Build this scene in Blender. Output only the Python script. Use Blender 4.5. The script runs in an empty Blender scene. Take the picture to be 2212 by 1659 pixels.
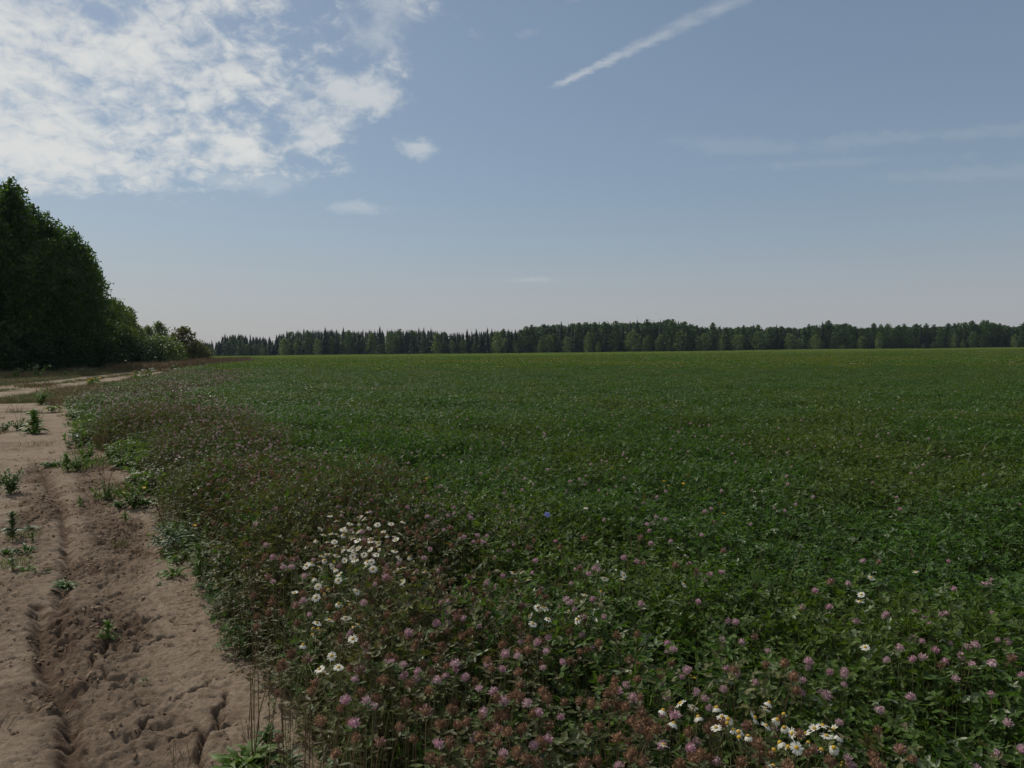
import bpy, math, random
import numpy as np
from mathutils import Vector, Matrix, Euler

SC = bpy.context.scene
COL = SC.collection
R = math.radians
random.seed(7)
RNG = np.random.default_rng(7)

# ------------------------------------------------------------------ camera
EYE = 1.5
FPX = 759.0                       # focal length in pixels of a 1024 px wide picture
PITCH = math.atan(33.0 / FPX)
cam_d = bpy.data.cameras.new('camera')
cam_d.sensor_width = 36.0
cam_d.lens = FPX / 1024.0 * 36.0
cam_d.clip_start = 0.05
cam_d.clip_end = 5000.0
cam = bpy.data.objects.new('camera', cam_d)
COL.objects.link(cam)
cam.location = (0, 0, EYE)
cam.rotation_euler = (math.pi / 2 - PITCH, 0, 0)
SC.camera = cam

# ------------------------------------------------------------------ sky and sun
SUN_EL, SUN_AZ = 46.0, -50.0      # azimuth measured from +Y, negative to the left
SKY_STRENGTH = 0.122
SUN_STRENGTH = 4.4
EXPOSURE = -0.70

world = bpy.data.worlds.new('World')
SC.world = world
world.use_nodes = True
WT = world.node_tree
WT.nodes.clear()


def wn(kind):
    return WT.nodes.new(kind)


def wm(op, a, b=None, c=None):
    n = wn('ShaderNodeMath')
    n.operation = op
    for i, v in enumerate((a, b, c)):
        if v is None:
            continue
        if isinstance(v, (int, float)):
            n.inputs[i].default_value = v
        else:
            WT.links.new(v, n.inputs[i])
    return n.outputs[0]


def wsmooth(v, lo, hi, a=0.0, b=1.0):
    n = wn('ShaderNodeMapRange')
    n.interpolation_type = 'SMOOTHSTEP'
    WT.links.new(v, n.inputs[0])
    for i, x in enumerate((lo, hi, a, b)):
        n.inputs[i + 1].default_value = x
    return n.outputs[0]


def wvec(x, y, z=0.0):
    n = wn('ShaderNodeCombineXYZ')
    for i, v in enumerate((x, y, z)):
        if isinstance(v, (int, float)):
            n.inputs[i].default_value = v
        else:
            WT.links.new(v, n.inputs[i])
    return n.outputs[0]


def wnoise(vec, scale, detail, rough=0.5, dist=0.0):
    n = wn('ShaderNodeTexNoise')
    n.noise_dimensions = '2D'
    WT.links.new(vec, n.inputs['Vector'])
    n.inputs['Scale'].default_value = scale
    n.inputs['Detail'].default_value = detail
    n.inputs['Roughness'].default_value = rough
    n.inputs['Distortion'].default_value = dist
    return n.outputs[0]


def wmix(fac, a, b):
    n = wn('ShaderNodeMix')
    n.data_type = 'RGBA'
    for sock, v in ((n.inputs['Factor'], fac), (n.inputs[6], a), (n.inputs[7], b)):
        if isinstance(v, (int, float)):
            sock.default_value = v
        elif isinstance(v, tuple):
            sock.default_value = (*v, 1.0)
        else:
            WT.links.new(v, sock)
    return n.outputs[2]


sky = wn('ShaderNodeTexSky')
sky.sky_type = 'NISHITA'
sky.sun_disc = False
sky.sun_elevation = R(SUN_EL)
sky.sun_rotation = R(SUN_AZ)
sky.altitude = 100.0
sky.air_density = 1.0
sky.dust_density = 0.8
sky.ozone_density = 1.5

tc = wn('ShaderNodeTexCoord')
sep = wn('ShaderNodeSeparateXYZ')
WT.links.new(tc.outputs['Generated'], sep.inputs[0])
DX, DY, DZ = sep.outputs
zc = wm('MAXIMUM', DZ, 0.03)
PX = wm('DIVIDE', DX, zc)
PY = wm('DIVIDE', DY, zc)
PV = wvec(PX, PY)
tint = wn('ShaderNodeMix')
tint.data_type = 'RGBA'
tint.blend_type = 'MULTIPLY'
tint.inputs['Factor'].default_value = 1.0
WT.links.new(sky.outputs[0], tint.inputs[6])
tint.inputs[7].default_value = (1.04, 1.02, 0.97, 1.0)
base_sky = tint.outputs[2]
# summer haze low over the horizon, the same all the way round
base_sky = wmix(wsmooth(DZ, 0.0, 0.65, 0.52, 0.25), base_sky, (3.7, 4.85, 6.2))
hz = wsmooth(DZ, -0.05, 0.22, 1.0, 0.0)
base_sky = wmix(wm('MULTIPLY', hz, 0.75), base_sky, (5.5, 5.25, 5.45))
# broken altocumulus filling the sky to the left and behind
QX = wm('DIVIDE', DX, wm('ADD', zc, 0.42))          # the layer bends down to the horizon, so its billows keep their height there
QY = wm('DIVIDE', DY, wm('ADD', zc, 0.42))
QV = wvec(QX, QY)
n_big = wnoise(QV, 1.6, 3.0, 0.5)
n_mid = wnoise(QV, 5.5, 9.0, 0.60, 0.2)
n_fin = wm('ADD', wm('MULTIPLY', wm('SUBTRACT', wnoise(QV, 26.0, 6.0, 0.6, 0.3), 0.5), 1.25), 0.5)
edge = wm('MULTIPLY', wm('ADD', PX, wm('MULTIPLY', wm('SUBTRACT', PY, 2.16), 0.36)), -1.0)   # > 0 on the cloudy side
edge = wm('ADD', edge, wm('MULTIPLY', wm('SUBTRACT', n_mid, 0.5), 2.2))
region = wm('MULTIPLY', wsmooth(edge, -0.05, 1.3), wsmooth(wm('ADD', PY, wm('MULTIPLY', wm('SUBTRACT', n_mid, 0.5), 3.0)), 4.3, 5.3, 1.0, 0.0))
dens = wm('ADD', wm('MULTIPLY', n_mid, 0.60), wm('ADD', wm('MULTIPLY', n_big, 0.30), wm('MULTIPLY', n_fin, 0.46)))
dens = wm('ADD', dens, wm('MULTIPLY', region, 0.30))
cl = wm('MULTIPLY', wsmooth(dens, 0.70, 1.12), wsmooth(region, 0.0, 0.25))


def puff(cx, cy, rx, ry, amt, ang=0.0):
    """a small detached cloud at one place of the cloud layer"""
    ca, sa = math.cos(ang), math.sin(ang)
    ux = wm('SUBTRACT', PX, cx)
    uy = wm('SUBTRACT', PY, cy)
    a = wm('DIVIDE', wm('ADD', wm('MULTIPLY', ux, ca), wm('MULTIPLY', uy, sa)), rx)
    b = wm('DIVIDE', wm('SUBTRACT', wm('MULTIPLY', uy, ca), wm('MULTIPLY', ux, sa)), ry)
    d = wm('SQRT', wm('ADD', wm('MULTIPLY', a, a), wm('MULTIPLY', b, b)))
    d = wm('ADD', d, wm('MULTIPLY', wm('SUBTRACT', n_mid, 0.5), -3.2))
    d = wm('ADD', d, wm('MULTIPLY', wm('SUBTRACT', n_fin, 0.5), -1.2))
    return wm('MULTIPLY', wsmooth(d, 0.1, 1.25, 1.0, 0.0), amt)


def sky_at(u, v):
    """cloud layer coordinates seen at pixel (u, v) of the 1024 px picture"""
    x, yv = (u - 512) / FPX, (384 - v) / FPX
    d = (x, math.cos(PITCH) + yv * math.sin(PITCH), -math.sin(PITCH) + yv * math.cos(PITCH))
    return d[0] / d[2], d[1] / d[2]


for (u, v, rx, ry, amt, ang) in ((320, 128, 0.20, 0.62, 0.75, 0.25), (352, 95, 0.22, 0.26, 0.7, 0.0), (415, 147, 0.13, 0.22, 0.5, 0.1), (222, 178, 0.5, 0.5, 0.28, 0.0),
                                 (350, 207, 0.28, 0.28, 0.28, 0.0), (535, 280, 0.35, 0.55, 0.22, 0.0), (380, 20, 0.13, 0.35, 0.4, 0.2),
                                 (770, 148, 0.45, 0.16, 0.07, 0.1), (905, 138, 0.55, 0.14, 0.09, -0.25), (830, 163, 0.6, 0.12, 0.07, -0.2), (1000, 172, 0.8, 0.2, 0.07, -0.2)):
    cx, cy = sky_at(u, v)
    cl = wm('MAXIMUM', cl, puff(cx, cy, rx, ry, amt, ang))
# the contrail: a straight streak in the cloud layer, its fresh end ragged
(ax, ay), (bx, by) = sky_at(552, 88), sky_at(735, 0)
ll = math.hypot(bx - ax, by - ay)
tx, ty = (bx - ax) / ll, (by - ay) / ll
ux, uy = wm('SUBTRACT', PX, ax), wm('SUBTRACT', PY, ay)
along = wm('ADD', wm('MULTIPLY', ux, tx), wm('MULTIPLY', uy, ty))
across = wm('SUBTRACT', wm('MULTIPLY', uy, tx), wm('MULTIPLY', ux, ty))
across = wm('ABSOLUTE', wm('ADD', across, wm('MULTIPLY', wm('SUBTRACT', wnoise(PV, 22.0, 6.0, 0.65), 0.5), 0.060)))
across = wm('DIVIDE', across, wsmooth(along, 0.0, 1.0, 0.8, 1.5))
trail = wm('MULTIPLY', wsmooth(across, 0.0, 0.046, 1.0, 0.0), wsmooth(along, -0.03, 0.10))
trail = wm('MULTIPLY', trail, wm('ADD', wsmooth(along, 0.05, 0.9, 0.22, -0.02), wm('MULTIPLY', wnoise(PV, 13.0, 4.0), 0.38)))
cl = wm('MAXIMUM', cl, trail)
cl = wm('MULTIPLY', cl, wsmooth(DZ, 0.02, 0.12))
CLOUD = (9.5, 9.6, 9.35)
col = wmix(wm('MULTIPLY', cl, 0.93), base_sky, CLOUD)
bg = wn('ShaderNodeBackground')
bg.inputs['Strength'].default_value = SKY_STRENGTH
WT.links.new(col, bg.inputs['Color'])
wo = wn('ShaderNodeOutputWorld')
WT.links.new(bg.outputs[0], wo.inputs['Surface'])

sun_d = bpy.data.lights.new('sun', 'SUN')
sun_d.energy = SUN_STRENGTH
sun_d.angle = R(0.5)
sun_d.color = (1.0, 0.93, 0.82)
sun = bpy.data.objects.new('sun', sun_d)
COL.objects.link(sun)
SUN_DIR = Vector((math.sin(R(SUN_AZ)) * math.cos(R(SUN_EL)), math.cos(R(SUN_AZ)) * math.cos(R(SUN_EL)), math.sin(R(SUN_EL))))
sun.rotation_euler = SUN_DIR.to_track_quat('Z', 'Y').to_euler()
sun.location = (-30, 30, 60)

SC.view_settings.view_transform = 'Standard'
SC.view_settings.look = 'None'
SC.view_settings.exposure = EXPOSURE
SC.view_settings.gamma = 1.0
SC.view_settings.use_curve_mapping = False
SC.render.engine = 'CYCLES'
SC.cycles.max_bounces = 6
SC.cycles.diffuse_bounces = 3
SC.cycles.transmission_bounces = 3
SC.cycles.volume_bounces = 0


# ------------------------------------------------------------------ terrain functions
def hash2(ix, iy, seed):
    h = (ix.astype(np.int64) * 374761393 + iy.astype(np.int64) * 668265263 + seed * 1274126177) & 0xFFFFFFFF
    h = ((h ^ (h >> 13)) * 1274126177) & 0xFFFFFFFF
    return ((h ^ (h >> 16)) & 0xFFFFFF) / float(0xFFFFFF)


def vnoise(x, y, seed=0):
    ix, iy = np.floor(x), np.floor(y)
    fx, fy = x - ix, y - iy
    fx, fy = fx * fx * fx * (fx * (fx * 6 - 15) + 10), fy * fy * fy * (fy * (fy * 6 - 15) + 10)
    ix, iy = ix.astype(np.int64), iy.astype(np.int64)
    a, b = hash2(ix, iy, seed), hash2(ix + 1, iy, seed)
    c, d = hash2(ix, iy + 1, seed), hash2(ix + 1, iy + 1, seed)
    return (a + (b - a) * fx) * (1 - fy) + (c + (d - c) * fx) * fy


def fbm(x, y, octs=4, seed=0):
    s, amp, tot = 0.0, 1.0, 0.0
    for i in range(octs):
        s = s + amp * vnoise(x * 2 ** i + 17.3 * i, y * 2 ** i - 9.1 * i, seed + i)
        tot += amp
        amp *= 0.5
    return s / tot


def sstep(a, b, x):
    t = np.clip((x - a) / (b - a), 0, 1)
    return t * t * (3 - 2 * t)


def terrain(x, y):
    x, y = np.asarray(x, float), np.asarray(y, float)
    r = np.hypot(x, y)
    z = 0.011 * np.clip(x, -260, 260) * sstep(15, 130, y)
    z = z + (fbm(x / 55.0, y / 55.0, 2, 3) - 0.5) * 0.7 * sstep(25, 110, r)
    return z


def at(u, v, lift=0.0):
    """point of the ground (raised by lift) that pixel (u, v) of the 1024 px picture looks at"""
    x, yv = (u - 512) / FPX, (384 - v) / FPX
    d = np.array((x, math.cos(PITCH) + yv * math.sin(PITCH), -math.sin(PITCH) + yv * math.cos(PITCH)))
    z = lift
    for _ in range(12):
        t = (z - EYE) / min(d[2], -0.002)
        p = d * t
        z = float(terrain(p[0], p[1])) + lift
    return Vector((p[0], p[1], z))


def P(x, y, lift=0.0):
    return at(x / 4.0, y / 4.0, lift)


EY = np.array([-60, 0.0, 1.0, 2.73, 3.15, 3.51, 3.94, 4.36, 4.93, 5.7, 6.7, 8.0, 9.8, 11.5, 14.4, 18.7, 22.3, 33, 42, 60, 112, 150, 200, 420, 900])
EX = np.array([9.0, 0.75, 0.2, -0.60, -0.80, -1.16, -1.50, -1.72, -1.95, -2.36, -3.0, -3.75, -4.8, -6.2, -7.96, -10.6, -12.6, -15.7, -19.0, -25.3, -38, -56, -100, -210, -450])


def field_edge(x, y):
    """metres into the clover field (negative outside)"""
    x, y = np.asarray(x, float), np.asarray(y, float)
    e = x - np.interp(y, EY, EX)
    e = e * np.where(y < 4, 0.88, 0.93)
    wob = (fbm(x * 1.1 + 5, y * 1.1, 3, 21) - 0.5) * np.clip(0.02 + y * 0.055, 0, 1.2)
    return e + wob


def road_dist(x, y):
    """signed metres to the right of the farm road's centre line"""
    return (x - (-19.2 - 0.257 * (y - 28.5))) * 0.968


def lane_mask(x, y):
    """1 on the bare headland lane along the field"""
    e = field_edge(x, y)
    n = (fbm(x * 0.5, y * 0.5, 3, 31) - 0.5)
    m = sstep(0.12, -0.05, e) * sstep(-6.2, -5.0, e + n * 2)
    return m * sstep(22.2, 20.8, y + n * 11 + (fbm(x * 2, y * 2, 2, 33) - 0.5) * 3)


def road_mask(x, y):
    d = road_dist(x, y) + (fbm(x * 0.35, y * 0.35, 3, 41) - 0.5) * 0.7
    return sstep(2.0, 1.7, np.abs(d)) * sstep(8, 14, y) * sstep(260, 150, y)


def poly_dist(x, y, pts):
    d = np.full(np.shape(x), 1e9)
    for (a, b) in zip(pts[:-1], pts[1:]):
        ax, ay, bx, by = a[0], a[1], b[0], b[1]
        l2 = (bx - ax) ** 2 + (by - ay) ** 2 + 1e-12
        t = np.clip(((x - ax) * (bx - ax) + (y - ay) * (by - ay)) / l2, 0, 1)
        d = np.minimum(d, np.hypot(x - ax - t * (bx - ax), y - ay - t * (by - ay)))
    return d


# ------------------------------------------------------------------ materials
def new_mat(name):
    m = bpy.data.materials.new(name)
    m.use_nodes = True
    nt = m.node_tree
    nt.nodes.clear()
    out = nt.nodes.new('ShaderNodeOutputMaterial')
    return m, nt, out


def node(nt, kind, **kw):
    n = nt.nodes.new(kind)
    for k, v in kw.items():
        setattr(n, k, v)
    return n


def mixc(nt, fac, a, b, blend='MIX'):
    n = nt.nodes.new('ShaderNodeMix')
    n.data_type = 'RGBA'
    n.blend_type = blend
    for sock, v in ((n.inputs['Factor'], fac), (n.inputs[6], a), (n.inputs[7], b)):
        if isinstance(v, (int, float)):
            sock.default_value = v
        elif isinstance(v, tuple):
            sock.default_value = (*v, 1.0)
        else:
            nt.links.new(v, sock)
    return n.outputs[2]


def plant_mat(name, col, col2=None, rough=0.5, spec=0.4, transl=0.25, vary=0.35, patch=None, patch_scale=0.3, transl_col=None):
    """leaf or petal: colour differs a little from plant to plant (and from face to face), light shines through it"""
    m, nt, out = new_mat(name)
    oi = node(nt, 'ShaderNodeObjectInfo')
    geo = node(nt, 'ShaderNodeNewGeometry')
    c = mixc(nt, oi.outputs['Random'], col, col2 if col2 else tuple(v * 0.72 for v in col))
    if patch:
        nz = node(nt, 'ShaderNodeTexNoise')
        nz.inputs['Scale'].default_value = patch_scale
        nz.inputs['Detail'].default_value = 3.0
        nt.links.new(oi.outputs['Location'], nz.inputs['Vector'])
        mr = node(nt, 'ShaderNodeMapRange')
        mr.inputs[1].default_value, mr.inputs[2].default_value = 0.46, 0.66
        nt.links.new(nz.outputs[0], mr.inputs[0])
        c = mixc(nt, mr.outputs[0], c, patch)
    hsv = node(nt, 'ShaderNodeHueSaturation')
    nt.links.new(c, hsv.inputs['Color'])
    mv = node(nt, 'ShaderNodeMapRange')
    mv.inputs[3].default_value, mv.inputs[4].default_value = 1 - vary, 1 + vary
    nt.links.new(geo.outputs['Random Per Island'], mv.inputs[0])
    nt.links.new(mv.outputs[0], hsv.inputs['Value'])
    bs = node(nt, 'ShaderNodeBsdfPrincipled')
    nt.links.new(hsv.outputs[0], bs.inputs['Base Color'])
    bs.inputs['Roughness'].default_value = rough
    bs.inputs['Specular IOR Level'].default_value = spec
    if transl > 0:
        tr = node(nt, 'ShaderNodeBsdfTranslucent')
        if transl_col:
            tcn = mixc(nt, 1.0, hsv.outputs[0], transl_col, 'MULTIPLY')
            nt.links.new(tcn, tr.inputs['Color'])
        else:
            nt.links.new(hsv.outputs[0], tr.inputs['Color'])
        mx = node(nt, 'ShaderNodeMixShader')
        mx.inputs[0].default_value = transl
        nt.links.new(bs.outputs[0], mx.inputs[1])
        nt.links.new(tr.outputs[0], mx.inputs[2])
        nt.links.new(mx.outputs[0], out.inputs['Surface'])
    else:
        nt.links.new(bs.outputs[0], out.inputs['Surface'])
    return m


TG = (1.5, 1.7, 0.6)
M = {}
M['clover'] = plant_mat('clover_leaf', (0.056, 0.108, 0.023), (0.044, 0.090, 0.018), 0.5, 0.18, 0.34, 0.6, (0.080, 0.104, 0.020), 0.35, TG)
M['clover_pale'] = plant_mat('clover_leaf_glint', (0.150, 0.190, 0.100), (0.125, 0.165, 0.080), 0.45, 0.4, 0.2, 0.4, None, 0.3, TG)  # glints on the clover, painted as a share of paler leaves
M['clover_far'] = plant_mat('clover_leaf_far', (0.080, 0.138, 0.025), (0.066, 0.118, 0.020), 0.6, 0.15, 0.34, 0.5, (0.130, 0.135, 0.022), 0.09, TG)
M['clover_dry'] = plant_mat('clover_leaf_dry', (0.094, 0.102, 0.036), (0.094, 0.074, 0.036), 0.5, 0.2, 0.2, 0.45, (0.055, 0.085, 0.03), 0.8, TG)
M['stem'] = plant_mat('green_stem', (0.12, 0.15, 0.05), (0.15, 0.14, 0.06), 0.6, 0.3, 0.0, 0.3)
M['stem_dry'] = plant_mat('dry_stem', (0.15, 0.11, 0.06), (0.10, 0.065, 0.035), 0.7, 0.2, 0.0, 0.3)
M['pink'] = plant_mat('pink_floret', (0.52, 0.27, 0.34), (0.52, 0.36, 0.39), 0.6, 0.2, 0.3, 0.25)
M['pink_pale'] = plant_mat('pale_floret', (0.56, 0.42, 0.43), (0.52, 0.36, 0.36), 0.6, 0.2, 0.3, 0.2)
M['brown'] = plant_mat('withered_floret', (0.27, 0.155, 0.088), (0.185, 0.108, 0.066), 0.7, 0.2, 0.25, 0.45)
M['white'] = plant_mat('white_petal', (0.74, 0.73, 0.65), (0.68, 0.66, 0.57), 0.5, 0.3, 0.3, 0.06)
M['yellow'] = plant_mat('yellow_disc', (0.48, 0.30, 0.025), (0.36, 0.23, 0.04), 0.7, 0.2, 0.0, 0.2)
M['gold'] = plant_mat('gold_ray', (0.70, 0.42, 0.02), None, 0.6, 0.2, 0.2, 0.15)
M['blue'] = plant_mat('blue_ray', (0.30, 0.34, 0.75), None, 0.6, 0.2, 0.3, 0.12)
M['weed'] = plant_mat('weed_leaf', (0.105, 0.165, 0.040), (0.084, 0.132, 0.034), 0.5, 0.2, 0.25, 0.3, None, 0.3, TG)
M['weed_dark'] = plant_mat('weed_leaf_dark', (0.070, 0.120, 0.042), (0.072, 0.112, 0.046), 0.5, 0.2, 0.2, 0.3, None, 0.3, TG)
M['weed_pale'] = plant_mat('weed_leaf_pale', (0.085, 0.120, 0.070), (0.10, 0.115, 0.06), 0.5, 0.4, 0.25, 0.3, None, 0.3, TG)
M['grass'] = plant_mat('grass_blade', (0.060, 0.095, 0.026), (0.085, 0.095, 0.035), 0.5, 0.4, 0.25, 0.4, (0.13, 0.10, 0.045), 0.12, TG)
M['straw'] = plant_mat('straw_blade', (0.21, 0.150, 0.072), (0.15, 0.095, 0.050), 0.6, 0.3, 0.2, 0.4)
M['rust'] = plant_mat('rust_blade', (0.135, 0.090, 0.048), (0.095, 0.068, 0.036), 0.6, 0.3, 0.2, 0.4)
M['pale_grass'] = plant_mat('pale_grass_blade', (0.140, 0.190, 0.046), (0.155, 0.190, 0.048), 0.6, 0.3, 0.35, 0.3, None, 0.3, TG)
M['leaf_tall'] = plant_mat('tall_tree_leaf', (0.056, 0.096, 0.022), (0.040, 0.074, 0.018), 0.5, 0.25, 0.45, 0.35, None, 0.3, TG)
M['leaf_shade'] = plant_mat('shaded_bush_leaf', (0.030, 0.052, 0.018), (0.026, 0.046, 0.016), 0.6, 0.15, 0.2, 0.35, None, 0.3, TG)  # bush leaf darkened, the shade at the tree foot put into its colour
M['leaf_light'] = plant_mat('light_tree_leaf', (0.118, 0.148, 0.034), (0.100, 0.130, 0.032), 0.5, 0.35, 0.3, 0.35, None, 0.3, TG)
M['leaf_rust'] = plant_mat('rusty_tree_leaf', (0.100, 0.094, 0.028), (0.086, 0.088, 0.028), 0.5, 0.3, 0.3, 0.4, None, 0.3, TG)
M['needle'] = plant_mat('spruce_needle', (0.022, 0.044, 0.020), (0.030, 0.050, 0.022), 0.6, 0.3, 0.06, 0.35)
M['needle_dead'] = plant_mat('dead_needle', (0.085, 0.055, 0.035), None, 0.7, 0.2, 0.0, 0.35)
M['leaf_far'] = plant_mat('far_leaf', (0.066, 0.110, 0.028), (0.036, 0.066, 0.022), 0.55, 0.3, 0.25, 0.35, None, 0.3, TG)
M['leaf_far_pale'] = plant_mat('far_leaf_pale', (0.125, 0.170, 0.058), (0.085, 0.125, 0.046), 0.55, 0.3, 0.35, 0.3, None, 0.3, TG)


def bark_mat(name, a, b):
    m, nt, out = new_mat(name)
    co = node(nt, 'ShaderNodeTexCoord')
    nz = node(nt, 'ShaderNodeTexNoise')
    nz.inputs['Scale'].default_value = 6.0
    nz.inputs['Detail'].default_value = 6.0
    nt.links.new(co.outputs['Object'], nz.inputs['Vector'])
    bs = node(nt, 'ShaderNodeBsdfPrincipled')
    nt.links.new(mixc(nt, nz.outputs[0], a, b), bs.inputs['Base Color'])
    bs.inputs['Roughness'].default_value = 0.85
    nt.links.new(bs.outputs[0], out.inputs['Surface'])
    return m


M['bark'] = bark_mat('bark', (0.06, 0.048, 0.036), (0.16, 0.14, 0.115))
M['birch_bark'] = bark_mat('birch_bark', (0.12, 0.11, 0.10), (0.6, 0.58, 0.55))


def soil_mat():
    m, nt, out = new_mat('soil')
    co = node(nt, 'ShaderNodeTexCoord')

    def nz(scale, detail, rough=0.55):
        n = node(nt, 'ShaderNodeTexNoise')
        n.inputs['Scale'].default_value = scale
        n.inputs['Detail'].default_value = detail
        n.inputs['Roughness'].default_value = rough
        nt.links.new(co.outputs['Object'], n.inputs['Vector'])
        return n.outputs[0]

    def attr(name):
        a = node(nt, 'ShaderNodeAttribute')
        a.attribute_name = name
        return a.outputs['Fac']

    def ramp(v, lo, hi):
        n = node(nt, 'ShaderNodeMapRange')
        n.inputs[1].default_value, n.inputs[2].default_value = lo, hi
        nt.links.new(v, n.inputs[0])
        return n.outputs[0]
    dry = mixc(nt, ramp(nz(1.6, 6), 0.35, 0.65), (0.290, 0.222, 0.160), (0.222, 0.166, 0.118))
    dry = mixc(nt, ramp(nz(22.0, 8, 0.7), 0.40, 0.75), dry, (0.340, 0.270, 0.205))
    dry = mixc(nt, ramp(nz(70.0, 4, 0.7), 0.55, 0.72), dry, (0.15, 0.102, 0.070))
    damp_shade = mixc(nt, nz(30.0, 5), (0.100, 0.066, 0.044), (0.170, 0.116, 0.080))
    dirt = mixc(nt, attr('damp_shade'), dry, damp_shade)
    turf = mixc(nt, ramp(nz(0.8, 6), 0.4, 0.6), (0.040, 0.055, 0.018), (0.070, 0.064, 0.028))
    field = mixc(nt, ramp(nz(0.5, 5), 0.4, 0.6), (0.040, 0.062, 0.018), (0.052, 0.058, 0.022))
    c = mixc(nt, attr('field'), turf, field)
    c = mixc(nt, attr('dirt'), c, dirt)
    bs = node(nt, 'ShaderNodeBsdfPrincipled')
    nt.links.new(c, bs.inputs['Base Color'])
    bs.inputs['Roughness'].default_value = 0.95
    bs.inputs['Specular IOR Level'].default_value = 0.15
    h1, h2 = nz(45.0, 9, 0.7), nz(170.0, 4, 0.7)
    ad = node(nt, 'ShaderNodeMath', operation='MULTIPLY_ADD')
    nt.links.new(h2, ad.inputs[0])
    ad.inputs[1].default_value = 0.35
    nt.links.new(h1, ad.inputs[2])
    bp = node(nt, 'ShaderNodeBump')
    bp.inputs['Strength'].default_value = 1.0
    bp.inputs['Distance'].default_value = 0.02
    nt.links.new(ad.outputs[0], bp.inputs['Height'])
    nt.links.new(bp.outputs[0], bs.inputs['Normal'])
    nt.links.new(bs.outputs[0], out.inputs['Surface'])
    return m


M['soil'] = soil_mat()
M['crumb'] = plant_mat('soil_crumb', (0.26, 0.19, 0.13), (0.13, 0.088, 0.060), 0.95, 0.1, 0.0, 0.2)


# ------------------------------------------------------------------ mesh helpers
class MB:
    """collects polygons and makes ONE mesh of them"""

    def __init__(self):
        self.v, self.f, self.m, self.n = [], [], [], 0
        self.mats = []

    def mi(self, mat):
        if mat not in self.mats:
            self.mats.append(mat)
        return self.mats.index(mat)

    def add(self, verts, faces, mat):
        verts = np.asarray(verts, float).reshape(-1, 3)
        k = self.mi(mat)
        self.v.append(verts)
        for f in faces:
            self.f.append([i + self.n for i in f])
            self.m.append(k)
        self.n += len(verts)

    def add_many(self, verts, tmpl, mat):
        """verts (n, k, 3), the same face template for each of the n pieces"""
        n, k, _ = verts.shape
        mi = self.mi(mat)
        self.v.append(verts.reshape(-1, 3))
        base = self.n
        for i in range(n):
            o = base + i * k
            for f in tmpl:
                self.f.append([j + o for j in f])
        self.m.extend([mi] * (n * len(tmpl)))
        self.n += n * k

    def tube(self, pts, radii, sides, mat):
        pts = np.asarray(pts, float)
        rings = []
        for i, p in enumerate(pts):
            d = pts[min(i + 1, len(pts) - 1)] - pts[max(i - 1, 0)]
            d = d / (np.linalg.norm(d) + 1e-9)
            a = np.cross(d, (0.0, 1.0, 0.02) if abs(d[1]) < 0.9 else (1.0, 0.0, 0.0))
            a /= np.linalg.norm(a)
            b = np.cross(d, a)
            for s in range(sides):
                t = 2 * math.pi * s / sides
                rings.append(p + radii[i] * (math.cos(t) * a + math.sin(t) * b))
        fs = []
        for i in range(len(pts) - 1):
            for s in range(sides):
                s2 = (s + 1) % sides
                fs.append((i * sides + s, i * sides + s2, (i + 1) * sides + s2, (i + 1) * sides + s))
        fs.append(tuple(range(sides))[::-1])
        fs.append(tuple((len(pts) - 1) * sides + s for s in range(sides)))
        self.add(rings, fs, mat)

    def mesh(self, name, smooth=False):
        me = bpy.data.meshes.new(name)
        me.from_pydata(np.concatenate(self.v).tolist(), [], self.f)
        for m in self.mats:
            me.materials.append(m)
        me.polygons.foreach_set('material_index', self.m)
        if smooth:
            me.polygons.foreach_set('use_smooth', [True] * len(self.f))
        me.update()
        return me


def unit(a):
    return a / (np.linalg.norm(a, axis=-1, keepdims=True) + 1e-9)


def rand_dirs(n, rng):
    return unit(rng.normal(size=(n, 3)))


LEAF_T = [(6, 0, 1), (6, 1, 2), (6, 2, 3), (6, 3, 4), (6, 4, 5), (6, 5, 0)]


def leaflets(p, d, up, L, W, fold=0.18):
    """(n,7,3) oval leaflets starting at p along d, folded along the midrib"""
    d = unit(d)
    s = unit(np.cross(d, up))
    u = np.cross(s, d)
    L, W = L[:, None], W[:, None]
    f = fold * W
    b = p
    r1 = p + d * L * 0.38 + s * W * 0.5
    r2 = p + d * L * 0.78 + s * W * 0.36
    t = p + d * L - u * f * 0.4
    l2 = p + d * L * 0.78 - s * W * 0.36
    l1 = p + d * L * 0.38 - s * W * 0.5
    mid = p + d * L * 0.5 - u * f
    return np.stack([b, r1, r2, t, l2, l1, mid], 1)


def blades(p, d, L, W, bend, rng):
    """(n,5,3) grass blades: a strip that bends over to a point"""
    d = unit(d)
    s = unit(np.cross(d, rand_dirs(len(p), rng)))
    L, W = L[:, None], W[:, None]
    o = unit(np.cross(s, d)) * L * bend[:, None]
    m = p + d * L * 0.55 + o * 0.3
    t = p + d * L + o - np.array([0, 0, 1.0]) * L * bend[:, None] * 0.4
    return np.stack([p - s * W * 0.5, p + s * W * 0.5, m + s * W * 0.4, t, m - s * W * 0.4], 1)


BLADE_T = [(0, 1, 2, 4), (4, 2, 3)]


def leaf_quads(c, size, rng, flat=0.0, ratio=0.62):
    """(n,4,3) diamond leaves in all directions"""
    n = len(c)
    a = rand_dirs(n, rng)
    a[:, 2] *= (1 - flat)
    a = unit(a)
    b = unit(np.cross(a, rand_dirs(n, rng)))
    s = (size * rng.uniform(0.6, 1.25, n))[:, None]
    return np.stack([c - a * s * 0.5, c + b * s * ratio * 0.5, c + a * s * 0.5, c - b * s * ratio * 0.5], 1)


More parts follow.
